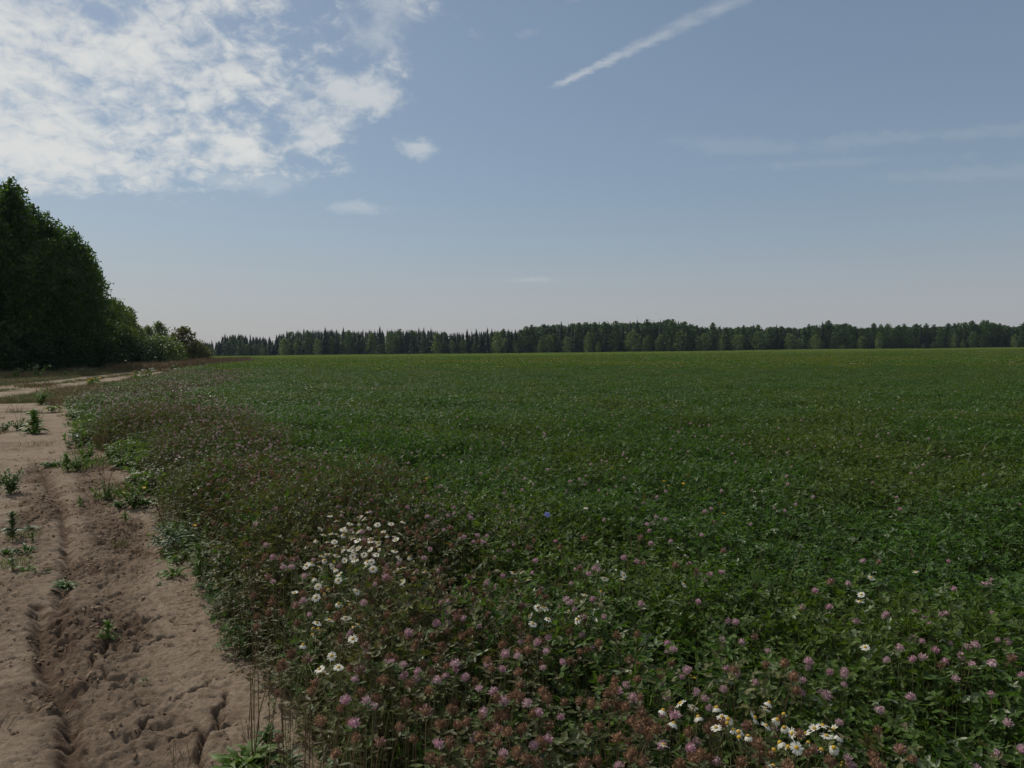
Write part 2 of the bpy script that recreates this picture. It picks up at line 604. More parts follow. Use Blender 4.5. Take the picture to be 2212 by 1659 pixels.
def obj(name, me, parent=None, loc=(0, 0, 0), rot=(0, 0, 0), scale=(1, 1, 1), label=None, cat=None, group=None, kind=None):
    o = bpy.data.objects.new(name, me)
    COL.objects.link(o)
    o.location, o.rotation_euler, o.scale = loc, rot, scale
    if parent:
        o.parent = parent
    tag(o, label, cat, group, kind)
    return o


def tag(o, label=None, cat=None, group=None, kind=None):
    for k, v in (('label', label), ('category', cat), ('group', group), ('kind', kind)):
        if v:
            o[k] = v
    return o


def ground_z(x, y):
    return float(terrain(x, y))


# ------------------------------------------------------------------ the ground: one sheet, split where the bare lane and the road run
rut_a = [P(*q) for q in ((150, 1860), (178, 1899), (222, 2000), (260, 2082), (270, 2203), (272, 2299), (239, 2400), (235, 2520), (250, 2640))]
rut_b = [P(*q) for q in ((154, 2440), (165, 2550), (170, 2650), (215, 2760), (285, 2847), (280, 2950), (273, 3070), (265, 3300))]
tread = [P(*q) for q in ((330, 1750), (400, 1950), (435, 2100), (455, 2200), (440, 2300), (400, 2400), (385, 2550), (400, 2750), (430, 2900), (470, 3072), (520, 3300))]
tread_l = [P(*q) for q in ((150, 1880), (190, 1960), (150, 2050), (60, 2300), (-60, 2500))]
cracks_px = [
    [(845, 2722), (826, 2750), (896, 2765), (911, 2788), (890, 2838), (880, 2882), (846, 2927), (791, 2992), (816, 3062), (840, 3120)],
    [(438, 2559), (418, 2604), (398, 2638), (361, 2661), (413, 2698), (433, 2722), (488, 2728)],
    [(706, 2539), (652, 2544), (577, 2584), (502, 2618), (423, 2628)],
    [(552, 2499), (632, 2474), (697, 2467), (716, 2499)],
    [(0, 2653), (75, 2638)],
    [(731, 2783), (776, 2765), (836, 2755)],
    [(597, 2812), (661, 2798), (720, 2790)],
    [(706, 2962), (746, 2932), (796, 2924), (846, 2937), (915, 2905)],
    [(620, 2860), (560, 2900), (540, 2960)],
]
cracks = []
for line in cracks_px:
    pts = [P(*q) for q in line]
    fine = []
    for a, b in zip(pts[:-1], pts[1:]):
        k = max(2, int((b - a).length / 0.05))
        for i in range(k):
            q = a.lerp(b, i / k)
            fine.append((q[0] + random.gauss(0, 0.012), q[1] + random.gauss(0, 0.012)))
    fine.append((pts[-1][0], pts[-1][1]))
    cracks.append(fine)


def dirt_relief(x, y):
    """extra height and damp tone (with painted rut and crack shade) of the bare soil near the camera"""
    z = (fbm(x * 1.6, y * 1.6, 3, 51) - 0.5) * 0.035
    z = z + (fbm(x * 7, y * 7, 3, 55) - 0.5) * 0.018
    td = poly_dist(x, y, tread)
    tl = poly_dist(x, y, tread_l)
    patch = sstep(0.42, 0.62, fbm(x * 2.3, y * 2.3, 3, 61))
    cl = np.maximum(sstep(0.34, 0.10, td), sstep(0.30, 0.05, tl) * 0.8)
    cl = np.clip(cl * (0.62 + 0.8 * patch) + 0.18 * patch, 0, 1)
    lug = sstep(0.1, 0.6, np.sin((y + 0.45 * np.abs(td - 0.02)) * 2 * math.pi / 0.105)) * sstep(0.24, 0.18, td)
    lug = lug * sstep(0.35, 0.6, fbm(x * 1.1 + 4, y * 0.8, 2, 63))
    # trodden clods: ridges roughly across the lane
    wx, wy = x + (fbm(x * 6, y * 6, 2, 65) - 0.5) * 0.12, y + (fbm(x * 6 + 9, y * 6, 2, 66) - 0.5) * 0.12
    rid = 1 - np.abs(2 * vnoise(wx * 9, wy * 17, 67) - 1)
    rid2 = 1 - np.abs(2 * vnoise(wx * 21, wy * 34, 68) - 1)
    z = z + cl * ((rid - 0.6) * 0.026 + (rid2 - 0.5) * 0.026 - 0.012)
    z = z + (vnoise(wx * 12, wy * 26, 69) - 0.5) * 0.012 - lug * 0.016
    # flaky crust: small scarps that throw short shadows
    for fq, amp, sd in ((4.5, 0.008, 161), (10.0, 0.009, 167), (21.0, 0.010, 173), (40.0, 0.006, 179)):
        f = fbm(wx * fq + 0.3 * wy * fq, wy * fq * 1.9, 3, sd)
        z = z + amp * (0.55 + 0.8 * cl) * (sstep(0.45, 0.49, f) - 0.5)
    z = z + (vnoise(x * 48, y * 60, 177) - 0.5) * 0.008
    ra, rb = poly_dist(x, y, rut_a), poly_dist(x, y, rut_b)
    jit = 0.6 + 0.8 * vnoise(x * 9, y * 16, 71)
    for rr, dep, wid in ((ra, 0.038, 0.034), (rb, 0.044, 0.034)):
        z = z - dep * jit * np.exp(-(rr / wid) ** 2) + 0.012 * np.exp(-((rr - 0.15) / 0.08) ** 2)
    damp_shade = np.clip(cl * 0.75 + 1.5 * sstep(0.25, 0.6, vnoise(x * 14, y * 26, 72)) * (np.exp(-(ra / 0.05) ** 2) + np.exp(-(rb / 0.045) ** 2)) + 0.5 * patch * sstep(0.6, 0.8, vnoise(wx * 12, wy * 26, 69)), 0, 1)  # damp tread and patches; along the ruts the dark is painted shade
    for line in cracks:
        L = np.array(line)
        lo, hi = L.min(0) - 0.1, L.max(0) + 0.1
        sel = (x > lo[0]) & (x < hi[0]) & (y > lo[1]) & (y < hi[1])
        if not sel.any():
            continue
        d = poly_dist(x[sel], y[sel], line)
        w = 0.004 + 0.010 * vnoise(x[sel] * 5, y[sel] * 5, 73)
        g = np.exp(-(d / w) ** 2)
        z[sel] -= 0.05 * g
        damp_shade[sel] = np.maximum(damp_shade[sel], g)  # shade inside the cracks, painted into the soil colour
    return z, damp_shade


def axis(parts):
    return np.unique(np.round(np.concatenate(parts), 4))


def grow(start, step, ratio, end):
    xs, s, x = [], step, start
    while abs(x) < abs(end) or (start < 0 < end and x < end):
        xs.append(x)
        x += s
        s *= ratio
    xs.append(end)
    return np.array(xs)


gx = axis([grow(-10, -0.06, 1.06, -900), np.arange(-10, -4.5, 0.035), np.arange(-4.5, -3.4, 0.015), np.arange(-3.4, -0.3, 0.0105), np.arange(-0.3, 2, 0.05), grow(2, 0.06, 1.06, 900)])
gy = axis([-grow(0.001, 0.3, 1.3, 60), np.arange(0, 2.2, 0.06), np.arange(2.2, 4.6, 0.0105), np.arange(4.6, 7.0, 0.016), np.arange(7.0, 13.0, 0.028), grow(13.0, 0.03, 1.03, 900)])
NX, NY = len(gx), len(gy)
GX, GY = np.meshgrid(gx, gy)
fx, fy = GX.ravel(), GY.ravel()
gz = terrain(fx, fy)
lane = lane_mask(fx, fy)
rmask = road_mask(fx, fy)
near = (lane > 0.01) & (fy < 30)
damp_shade = np.zeros(len(fx))
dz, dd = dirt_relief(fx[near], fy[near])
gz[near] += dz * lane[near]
damp_shade[near] = dd
rd = road_dist(fx, fy)
rr = (np.exp(-((np.abs(rd) - 0.75) / 0.25) ** 2) * -0.06 + np.exp(-(rd / 0.2) ** 2) * 0.05) * rmask
gz += rr + (fbm(fx * 1.5, fy * 1.5, 2, 81) - 0.5) * 0.05 * rmask
# a thin grassy hump runs between the wheel tracks of the road
hump = sstep(0.16, 0.06, np.abs(rd + (fbm(fx * 0.7, fy * 0.7, 2, 83) - 0.5) * 0.3)) * sstep(0.3, 0.5, fbm(fx * 0.4, fy * 0.4, 2, 85))
second = sstep(0.28, 0.1, np.abs(rd + 4.3 + (fbm(fx * 0.2, fy * 0.2, 2, 87) - 0.5) * 0.8)) * sstep(14, 20, fy) * sstep(95, 75, fy)
dirt_a = np.clip(np.maximum(np.maximum(lane, rmask * (1 - 0.8 * hump)), second * 0.7), 0, 1)
damp_shade = np.maximum(damp_shade, rmask * hump * 0.8)
field_a = sstep(-0.2, 0.3, field_edge(fx, fy))
verts = np.stack([fx, fy, gz], 1)
ii = (np.arange(NY - 1)[:, None] * NX + np.arange(NX - 1)[None, :]).ravel()
quad = np.stack([ii, ii + 1, ii + 1 + NX, ii + NX], 1)
f_lane = lane[quad].mean(1) > 0.5
f_road = (rmask[quad].mean(1) > 0.5) & ~f_lane


def sheet(name, sel, label):
    q = quad[sel]
    used = np.unique(q)
    remap = np.zeros(len(verts), np.int64)
    remap[used] = np.arange(len(used))
    q = remap[q]
    me = bpy.data.meshes.new(name)
    me.vertices.add(len(used))
    me.vertices.foreach_set('co', verts[used].astype(np.float32).ravel())
    me.loops.add(q.size)
    me.loops.foreach_set('vertex_index', q.astype(np.int32).ravel())
    me.polygons.add(len(q))
    me.polygons.foreach_set('loop_start', np.arange(0, q.size, 4, dtype=np.int32))
    me.polygons.foreach_set('use_smooth', np.ones(len(q), bool))
    for k, arr in (('dirt', dirt_a), ('damp_shade', damp_shade), ('field', field_a)):
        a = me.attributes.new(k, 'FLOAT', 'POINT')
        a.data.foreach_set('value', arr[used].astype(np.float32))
    me.materials.append(M['soil'])
    me.update(calc_edges=True)
    me.validate()
    return obj(name, me, label=label, kind='structure')


sheet('ground', ~(f_lane | f_road), 'flat ground under the field and the verges')
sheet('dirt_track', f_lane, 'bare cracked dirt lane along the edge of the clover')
sheet('farm_road', f_road, 'pale two-rut farm road running along the trees')

# ------------------------------------------------------------------ scattered ground cover (stuff)
HIDDEN = {}


def proto_collection(name, meshes):
    c = bpy.data.collections.new(name)          # never linked: only a source for the scatter below
    for i, me in enumerate(meshes):
        c.objects.link(bpy.data.objects.new(f'{name}_{i:02d}', me))
    return c


def scatter(name, pts, rotz, tilt, scl, idx, coll, label):
    n = len(pts)
    me = bpy.data.meshes.new(name)
    me.vertices.add(n)
    me.vertices.foreach_set('co', np.asarray(pts, np.float32).ravel())
    rot = np.zeros((n, 3), np.float32)
    rot[:, :2] = tilt
    rot[:, 2] = rotz
    a = me.attributes.new('rot', 'FLOAT_VECTOR', 'POINT')
    a.data.foreach_set('vector', rot.ravel())
    a = me.attributes.new('scl', 'FLOAT_VECTOR', 'POINT')
    a.data.foreach_set('vector', np.asarray(scl, np.float32).ravel())
    a = me.attributes.new('idx', 'INT', 'POINT')
    a.data.foreach_set('value', np.asarray(idx, np.int32))
    o = obj(name, me, label=label, kind='stuff')
    ng = bpy.data.node_groups.new(name, 'GeometryNodeTree')
    ng.interface.new_socket('Geometry', in_out='INPUT', socket_type='NodeSocketGeometry')
    ng.interface.new_socket('Geometry', in_out='OUTPUT', socket_type='NodeSocketGeometry')
    gi, go = ng.nodes.new('NodeGroupInput'), ng.nodes.new('NodeGroupOutput')
    ip = ng.nodes.new('GeometryNodeInstanceOnPoints')
    ci = ng.nodes.new('GeometryNodeCollectionInfo')
    ci.inputs['Collection'].default_value = coll
    ci.inputs['Separate Children'].default_value = True
    ci.inputs['Reset Children'].default_value = True

    def na(nm, dt):
        x = ng.nodes.new('GeometryNodeInputNamedAttribute')
        x.data_type = dt
        x.inputs['Name'].default_value = nm
        return x.outputs['Attribute']
    L = ng.links.new
    L(gi.outputs[0], ip.inputs['Points'])
    L(ci.outputs[0], ip.inputs['Instance'])
    ip.inputs['Pick Instance'].default_value = True
    L(na('idx', 'INT'), ip.inputs['Instance Index'])
    L(na('rot', 'FLOAT_VECTOR'), ip.inputs['Rotation'])
    L(na('scl', 'FLOAT_VECTOR'), ip.inputs['Scale'])
    L(ip.outputs[0], go.inputs[0])
    md = o.modifiers.new('scatter', 'NODES')
    md.node_group = ng
    return o


UP = np.array([0, 0, 1.0])


def clover_clump(seed, rad, height, nst, leafmat, stemmat, size=0.03, low=0.35, quadonly=False):
    rng = np.random.default_rng(seed)
    mb = MB()
    az, rr = rng.uniform(0, 2 * math.pi, nst), rad * np.sqrt(rng.uniform(0, 1, nst))
    base = np.stack([np.cos(az) * rr, np.sin(az) * rr, np.zeros(nst)], 1)
    hs = height * rng.uniform(0.55, 1.08, nst)
    lean = np.stack([rng.normal(0, 0.16, nst), rng.normal(0, 0.16, nst), np.ones(nst)], 1)
    top = base + lean * hs[:, None]
    if not quadonly:
        st = blades(base, top - base, np.linalg.norm(top - base, axis=1), np.full(nst, 0.0035), rng.uniform(0, 0.06, nst), rng)
        mb.add_many(st, BLADE_T, stemmat)
    nl = 4
    t = np.concatenate([np.clip(rng.uniform(low, 1.0, nst * (nl - 1)), 0, 1), np.ones(nst)])
    who = np.concatenate([np.repeat(np.arange(nst), nl - 1), np.arange(nst)])
    p = base[who] + (top - base)[who] * t[:, None]
    a2 = rng.uniform(0, 2 * math.pi, len(p))
    out = np.stack([np.cos(a2), np.sin(a2), rng.uniform(0.15, 0.9, len(p))], 1)
    c = p + unit(out) * rng.uniform(0.01, 0.05, len(p))[:, None]
    nrm = unit(UP + rng.normal(0, 0.42, (len(p), 3)))
    d0 = unit(out - nrm * (out * nrm).sum(1, keepdims=True))
    side = np.cross(nrm, d0)
    L = size * rng.uniform(0.7, 1.3, len(p)) * (0.75 + 0.35 * (1 - t))
    pcs = []
    for k, ang in enumerate((-1.25, 0.0, 1.25)):
        d = d0 * math.cos(ang) + side * math.sin(ang) - UP * 0.12 + rng.normal(0, 0.12, (len(p), 3))
        d = d + nrm * rng.uniform(-0.15, 0.35, (len(p), 1))
        if quadonly:
            d = unit(d)
            s = unit(np.cross(d, nrm))
            LL = L[:, None]
            pcs.append(np.stack([c, c + d * LL * 0.55 + s * LL * 0.3, c + d * LL, c + d * LL * 0.55 - s * LL * 0.3], 1))
        else:
            pcs.append(leaflets(c, d, nrm, L, L * rng.uniform(0.42, 0.58, len(p)), 0.22))
    pale = rng.uniform(0, 1, len(p)) < (0.03 if leafmat is M['clover_dry'] else 0.08)
    for q in pcs:
        mb.add_many(q[~pale], [(0, 1, 2, 3)] if quadonly else LEAF_T, leafmat)
        mb.add_many(q[pale], [(0, 1, 2, 3)] if quadonly else LEAF_T, M['clover_pale'])
    return mb


def patch_mesh(seed, rad, height, n, size, mat, extra=()):
    rng = np.random.default_rng(seed)
    mb = MB()
    az, rr = rng.uniform(0, 2 * math.pi, n), rad * np.sqrt(rng.uniform(0, 1, n))
    h = height * (0.45 + 0.6 * rng.beta(3, 1.5, n))
    c = np.stack([np.cos(az) * rr, np.sin(az) * rr, h], 1)
    mb.add_many(leaf_quads(c, size, rng, 0.45, 0.7), [(0, 1, 2, 3)], mat)
    for (m2, n2, s2, hh) in extra:
        az, rr = rng.uniform(0, 2 * math.pi, n2), rad * np.sqrt(rng.uniform(0, 1, n2))
        c = np.stack([np.cos(az) * rr, np.sin(az) * rr, np.full(n2, height * hh)], 1)
        mb.add_many(leaf_quads(c, s2, rng, 0.6, 0.9), [(0, 1, 2, 3)], m2)
    return mb


def tuft_mesh(seed, n, rad, h, mats, w=0.006, lean=0.3):
    rng = np.random.default_rng(seed)
    mb = MB()
    for mat, share in mats:
        k = max(1, int(n * share))
        az, rr = rng.uniform(0, 2 * math.pi, k), rad * np.sqrt(rng.uniform(0, 1, k))
        b = np.stack([np.cos(az) * rr, np.sin(az) * rr, np.zeros(k)], 1)
        d = np.stack([rng.normal(0, lean, k), rng.normal(0, lean, k), np.ones(k)], 1)
        mb.add_many(blades(b, d, h * rng.uniform(0.45, 1.1, k), np.full(k, w), rng.uniform(0.05, 0.5, k), rng), BLADE_T, mat)
    return mb


def grid_points(x0, x1, y0, y1, sp, rng, keep):
    xs, ys = np.arange(x0, x1, sp), np.arange(y0, y1, sp)
    X, Y = np.meshgrid(xs, ys)
    x = X.ravel() + rng.uniform(-0.5, 0.5, X.size) * sp
    y = Y.ravel() + rng.uniform(-0.5, 0.5, X.size) * sp
    k = keep(x, y)
    return x[k], y[k]


GAPS = [(P(1640, 1930, 0.25), 0.42), (P(1840, 2350, 0.25), 0.30), (P(790, 1740, 0.2), 0.7), (P(560, 1570, 0.2), 1.2), (P(3950, 2350, 0.25), 0.3), (P(1900, 2780, 0.25), 0.16),
        (P(3760, 1860, 0.2), 0.35), (P(3940, 1900, 0.2), 0.35), (P(2850, 2750, 0.2), 0.13), (P(920, 1675, 0.2), 0.6)]


def thin(x, y):
    k = np.ones(len(x))
    for (p, r) in GAPS:
        k = np.minimum(k, sstep(0.35, 1.0, np.hypot(x - p[0], (y - p[1]) * 0.9) / r))
    return k


def brown_zone(x, y):
    """1 where the clover has gone to seed along the edge of the field"""
    e = field_edge(x, y)
    w = np.interp(y, [0, 2.5, 4, 8, 14, 30, 60], [0.85, 1.0, 1.3, 1.5, 2.4, 4.0, 5.0])
    n = (fbm(x * 0.9, y * 0.9, 3, 91) - 0.5) * 1.5
    hole = sstep(0.55, 0.75, fbm(x * 0.45 + 3, y * 0.45, 2, 95))
    return np.clip(sstep(w + 0.35, w - 0.45, e + n) * (1 - 0.55 * hole * sstep(5, 8, y)), 0, 1)


# near clover
near_meshes = [clover_clump(100 + i, 0.15, 0.36, 21, M['clover'], M['stem'], 0.037, 0.16).mesh('clover_clump') for i in range(7)]
dry_meshes = [clover_clump(130 + i, 0.15, 0.40, 24, M['clover_dry'], M['stem_dry'] if i % 2 else M['stem'], 0.032, 0.04).mesh('dry_clump') for i in range(5)]
mid_meshes = [clover_clump(160 + i, 0.27, 0.37, 44, M['clover'], M['stem'], 0.040, 0.45, True).mesh('clover_tussock') for i in range(5)]
mid_dry = [clover_clump(180 + i, 0.27, 0.35, 40, M['clover_dry'], M['stem'], 0.038, 0.4, True).mesh('dry_tussock') for i in range(4)]
c_near = proto_collection('clover_source', near_meshes + dry_meshes)
c_mid = proto_collection('tussock_source', mid_meshes + mid_dry)
far_meshes = [patch_mesh(200 + i, 0.62, 0.42, 190, 0.085, M['clover_far'], ((M['pink_pale'], 2, 0.06, 1.0), (M['clover_pale'], 5, 0.07, 1.0))).mesh('clover_patch') for i in range(6)]
c_far = proto_collection('patch_source', far_meshes)
hz_meshes = [tuft_mesh(220 + i, 130, 1.5, 0.55, ((M['pale_grass'], 1.0),), 0.10, 0.35).mesh('grass_sward') for i in range(4)]
c_hz = proto_collection('sward_source', hz_meshes)


def wedge(x, y, k=0.78, m=1.6):
    return np.abs(x) < k * y + m


rng = np.random.default_rng(11)
x, y = grid_points(-12, 13, 1.1, 13, 0.158, rng, lambda x, y: (field_edge(x, y) > 0.02) & wedge(x, y))
k = rng.uniform(0, 1, len(x)) < thin(x, y) * np.clip(0.75 + field_edge(x, y) * 2.0, 0, 1) * sstep(0.22, 0.38, fbm(x * 2.0 + 8, y * 2.0, 3, 103))
x, y = x[k], y[k]
dry = rng.uniform(0, 1, len(x)) < brown_zone(x, y) * 0.85
e = field_edge(x, y)
hs = (0.50 + 0.95 * fbm(x * 1.7, y * 1.7, 3, 101)) * np.clip(0.72 + e * 0.9, 0.6, 1.0) * (0.7 + 0.3 * thin(x, y))
idx = np.where(dry, rng.integers(7, 12, len(x)), rng.integers(0, 7, len(x)))
hs = hs * (1 + 0.30 * brown_zone(x, y))
w_ = rng.uniform(0.9, 1.2, len(x))
scatter('clover_foliage', np.stack([x, y, terrain(x, y)], 1), rng.uniform(0, 6.28, len(x)), rng.normal(0, 0.08, (len(x), 2)), np.stack([w_, w_, hs * 1.05], 1), idx, c_near,
        'dense low clover leaves covering the near part of the field')
x, y = grid_points(-6, 0.5, 1.8, 9, 0.11, rng, lambda x, y: (field_edge(x, y) > -0.05) & (field_edge(x, y) < 0.32))
k = rng.uniform(0, 1, len(x)) < 0.75
x, y = x[k], y[k]
w_ = rng.uniform(0.7, 1.1, len(x))
scatter('edge_clover', np.stack([x, y, terrain(x, y)], 1), rng.uniform(0, 6.28, len(x)), rng.normal(0, 0.15, (len(x), 2)), np.stack([w_, w_, (0.35 + 1.3 * np.clip(field_edge(x, y), 0, 0.3)) * rng.uniform(0.8, 1.3, len(x))], 1),
        np.where(rng.uniform(0, 1, len(x)) < 0.7, rng.integers(7, 12, len(x)), rng.integers(0, 7, len(x))), c_near, 'low ragged clover spilling over the edge of the lane')
x, y = grid_points(-50, 52, 13, 62, 0.29, rng, lambda x, y: (field_edge(x, y) > 0.05) & wedge(x, y) & (y + rng.normal(0, 5, len(x)) < 54))
k = rng.uniform(0, 1, len(x)) < thin(x, y)
x, y = x[k], y[k]
dry = rng.uniform(0, 1, len(x)) < brown_zone(x, y) * 0.8
idx = np.where(dry, rng.integers(5, 9, len(x)), rng.integers(0, 5, len(x)))
hs = 0.55 + 0.9 * fbm(x * 0.9, y * 0.9, 3, 101)
w_ = rng.uniform(0.9, 1.2, len(x))
scatter('clover_field', np.stack([x, y, terrain(x, y)], 1), rng.uniform(0, 6.28, len(x)), rng.normal(0, 0.06, (len(x), 2)), np.stack([w_, w_, hs], 1), idx, c_mid,
        'green clover covering the middle of the field')
x, y = grid_points(-150, 160, 40, 205, 0.80, rng, lambda x, y: (field_edge(x, y) > 0.3) & wedge(x, y) & (y + rng.normal(0, 6, len(x)) > 52) & (y + rng.normal(0, 14, len(x)) < 180))
w_ = rng.uniform(0.9, 1.2, len(x))
scatter('distant_clover', np.stack([x, y, terrain(x, y)], 1), rng.uniform(0, 6.28, len(x)), rng.normal(0, 0.03, (len(x), 2)), np.stack([w_, w_, rng.uniform(0.8, 1.15, len(x))], 1),
        rng.integers(0, 6, len(x)), c_far, 'green clover with yellowish patches far out in the field')
x, y = grid_points(-330, 340, 160, 412, 2.3, rng, lambda x, y: (field_edge(x, y) > 0.3) & wedge(x, y))
w_ = rng.uniform(0.9, 1.2, len(x))
scatter('field_grass', np.stack([x, y, terrain(x, y)], 1), rng.uniform(0, 6.28, len(x)), rng.normal(0, 0.02, (len(x), 2)), np.stack([w_, w_, rng.uniform(0.8, 1.2, len(x))], 1),
        rng.integers(0, 4, len(x)), c_hz, 'pale green strip of grass at the far edge of the field')

ew = [clover_clump(250 + i, 0.13, 0.17, 13, M['weed'] if i < 3 else M['weed_pale'], M['stem'], 0.052, 0.1).mesh('weed_cover') for i in range(4)]
c_ew = proto_collection('weed_source', ew)
x, y = grid_points(-13, -1.2, 4.6, 21, 0.15, rng, lambda x, y: (field_edge(x, y) > -0.30) & (field_edge(x, y) < np.interp(y, [5, 8, 10, 13, 21], [0.12, 0.3, 0.75, 0.6, 0.4])) & (np.hypot(x - P(535, 2035)[0], y - P(535, 2035)[1]) > 0.75))
k = rng.uniform(0, 1, len(x)) < sstep(0.40, 0.62, fbm(x * 1.4, y * 1.4, 3, 141)) * sstep(-0.45, 0.0, field_edge(x, y)) * np.interp(y, [4.6, 7, 8.5, 12.5, 15, 21], [0.25, 0.4, 1.0, 1.0, 0.5, 0.4])
x, y = x[k], y[k]
w_ = rng.uniform(0.8, 1.3, len(x)) * np.interp(y, [5, 9, 20], [0.8, 1.2, 1.5])
scatter('weed_cover', np.stack([x, y, terrain(x, y)], 1), rng.uniform(0, 6.28, len(x)), rng.normal(0, 0.08, (len(x), 2)), np.stack([w_, w_, w_ * rng.uniform(0.5, 1.1, len(x))], 1), rng.integers(0, 4, len(x)), c_ew,
        'bright green broad-leaved weeds creeping from the clover onto the lane')
x, y = grid_points(-13, -0.5, 2.4, 21, 0.22, rng, lambda x, y: (field_edge(x, y) < 0) & (lane_mask(x, y) > 0.5))
k = rng.uniform(0, 1, len(x)) < sstep(0.56, 0.75, fbm(x * 0.9, y * 0.9, 3, 147)) * 0.30 * np.interp(y, [2, 5, 8, 20], [0.05, 0.35, 0.8, 1.0])
x, y = x[k], y[k]
SPARSE = (x, y)

def crumb(seed):
    rng = np.random.default_rng(seed)
    t = (1 + 5 ** 0.5) / 2
    v = np.array([(-1, t, 0), (1, t, 0), (-1, -t, 0), (1, -t, 0), (0, -1, t), (0, 1, t), (0, -1, -t), (0, 1, -t), (t, 0, -1), (t, 0, 1), (-t, 0, -1), (-t, 0, 1)]) / 1.9
    v = v * rng.uniform(0.6, 1.25, (12, 1)) * np.array([1.2, 0.9, 0.7])
    f = [(0, 11, 5), (0, 5, 1), (0, 1, 7), (0, 7, 10), (0, 10, 11), (1, 5, 9), (5, 11, 4), (11, 10, 2), (10, 7, 6), (7, 1, 8), (3, 9, 4), (3, 4, 2), (3, 2, 6), (3, 6, 8), (3, 8, 9), (4, 9, 5), (2, 4, 11), (6, 2, 10), (8, 6, 7), (9, 8, 1)]
    mb = MB()
    mb.add(v, f, M['crumb'])
    return mb.mesh('crumb')


c_cr = proto_collection('crumb_source', [crumb(260 + i) for i in range(4)])
x, y = rng.uniform(-7.5, -0.6, 60000), rng.uniform(2.2, 11.0, 60000)
k = (lane_mask(x, y) > 0.6) & (np.abs(x) < 0.75 * y + 0.6)
x, y = x[k], y[k]
td = np.minimum(np.minimum(poly_dist(x, y, tread), poly_dist(x, y, rut_a) + 0.1), np.minimum(poly_dist(x, y, rut_b) + 0.1, poly_dist(x, y, tread_l)))
k = rng.uniform(0, 1, len(x)) < 0.05 + 0.75 * np.exp(-(td / 0.2) ** 2) * sstep(0.35, 0.6, fbm(x * 2.3, y * 2.3, 3, 61))
x, y, td = x[k], y[k], td[k]
cz = terrain(x, y) + dirt_relief(x, y)[0] * lane_mask(x, y)
cs = 0.004 + 0.014 * rng.beta(1.2, 5, len(x)) * (1 + np.exp(-(td / 0.2) ** 2))
scatter('soil_crumbs', np.stack([x, y, cz + cs * 0.25], 1), rng.uniform(0, 6.28, len(x)), rng.uniform(-0.6, 0.6, (len(x), 2)), np.stack([cs] * 3, 1), rng.integers(0, 4, len(x)), c_cr, 'loose crumbs and clods of soil lying on the lane')
sb = []
for i in range(3):
    r_ = np.random.default_rng(290 + i)
    mb = MB()
    mb.add_many(blades(np.array([[0, 0, 0.004]]), np.array([[1.0, 0.1 * i, 0.05]]), np.array([0.09]), np.array([0.004]), np.array([0.1]), r_), BLADE_T, M['straw'] if i < 2 else M['rust'])
    sb.append(mb.mesh('straw_bit'))
c_sb = proto_collection('litter_source', sb)
x, y = rng.uniform(-7, -0.6, 9000), rng.uniform(2.3, 10.0, 9000)
k = (lane_mask(x, y) > 0.6) & (np.abs(x) < 0.75 * y + 0.6) & (rng.uniform(0, 1, 9000) < np.where(field_edge(x, y) > -0.5, 0.35, 0.05))
x, y = x[k], y[k]
w_ = rng.uniform(0.4, 1.3, len(x))
scatter('straw_litter', np.stack([x, y, terrain(x, y) + dirt_relief(x, y)[0] + 0.004], 1), rng.uniform(0, 6.28, len(x)), rng.normal(0, 0.15, (len(x), 2)), np.stack([w_] * 3, 1), rng.integers(0, 3, len(x)), c_sb, 'dry straw bits and dead leaves littering the lane')
stalks = [tuft_mesh(270 + i, 5, 0.05, 0.62, ((M['stem'], 0.6), (M['straw'], 0.4)), 0.004, 0.14).mesh('grass_stalk') for i in range(3)]
c_sk = proto_collection('stalk_source', stalks)
x, y = grid_points(-12, 14, 1.6, 16, 0.5, rng, lambda x, y: (field_edge(x, y) > 0.5) & wedge(x, y))
k = rng.uniform(0, 1, len(x)) < 0.16 + 0.3 * brown_zone(x, y)
x, y = x[k], y[k]
w_ = rng.uniform(0.6, 1.05, len(x))
scatter('grass_stalks', np.stack([x, y, terrain(x, y)], 1), rng.uniform(0, 6.28, len(x)), rng.normal(0, 0.12, (len(x), 2)), np.stack([w_, w_, w_], 1), rng.integers(0, 3, len(x)), c_sk, 'thin grass stalks standing out of the clover')
bl = []
for i, (mt_, nn) in enumerate((('weed', 5), ('clover', 4), ('weed', 3), ('clover_dry', 5))):
    r_ = np.random.default_rng(280 + i)
    mb = MB()
    az = r_.uniform(0, 6.28, nn)
    d = np.stack([np.cos(az), np.sin(az), r_.uniform(0.2, 1.2, nn)], 1)
    mb.add_many(leaflets(np.tile([0, 0, 0.22], (nn, 1)) + d * 0.03, d, np.tile(UP, (nn, 1)) + r_.normal(0, 0.3, (nn, 3)), r_.uniform(0.045, 0.085, nn), r_.uniform(0.018, 0.034, nn), 0.15), LEAF_T, M[mt_])
    bl.append(mb.mesh('broad_leaf'))
c_bl = proto_collection('broad_source', bl)
x, y = grid_points(-9, 10, 1.6, 10, 0.34, rng, lambda x, y: (field_edge(x, y) > 0.05) & wedge(x, y))
k = rng.uniform(0, 1, len(x)) < 0.22 * sstep(0.4, 0.6, fbm(x * 0.7, y * 0.7, 2, 151)) + 0.05
x, y = x[k], y[k]
w_ = rng.uniform(0.7, 1.2, len(x))
scatter('broad_leaves', np.stack([x, y, terrain(x, y)], 1), rng.uniform(0, 6.28, len(x)), rng.normal(0, 0.15, (len(x), 2)), np.stack([w_, w_, rng.uniform(1.0, 1.6, len(x))], 1), rng.integers(0, 4, len(x)), c_bl, 'broader weed leaves mixed into the clover')

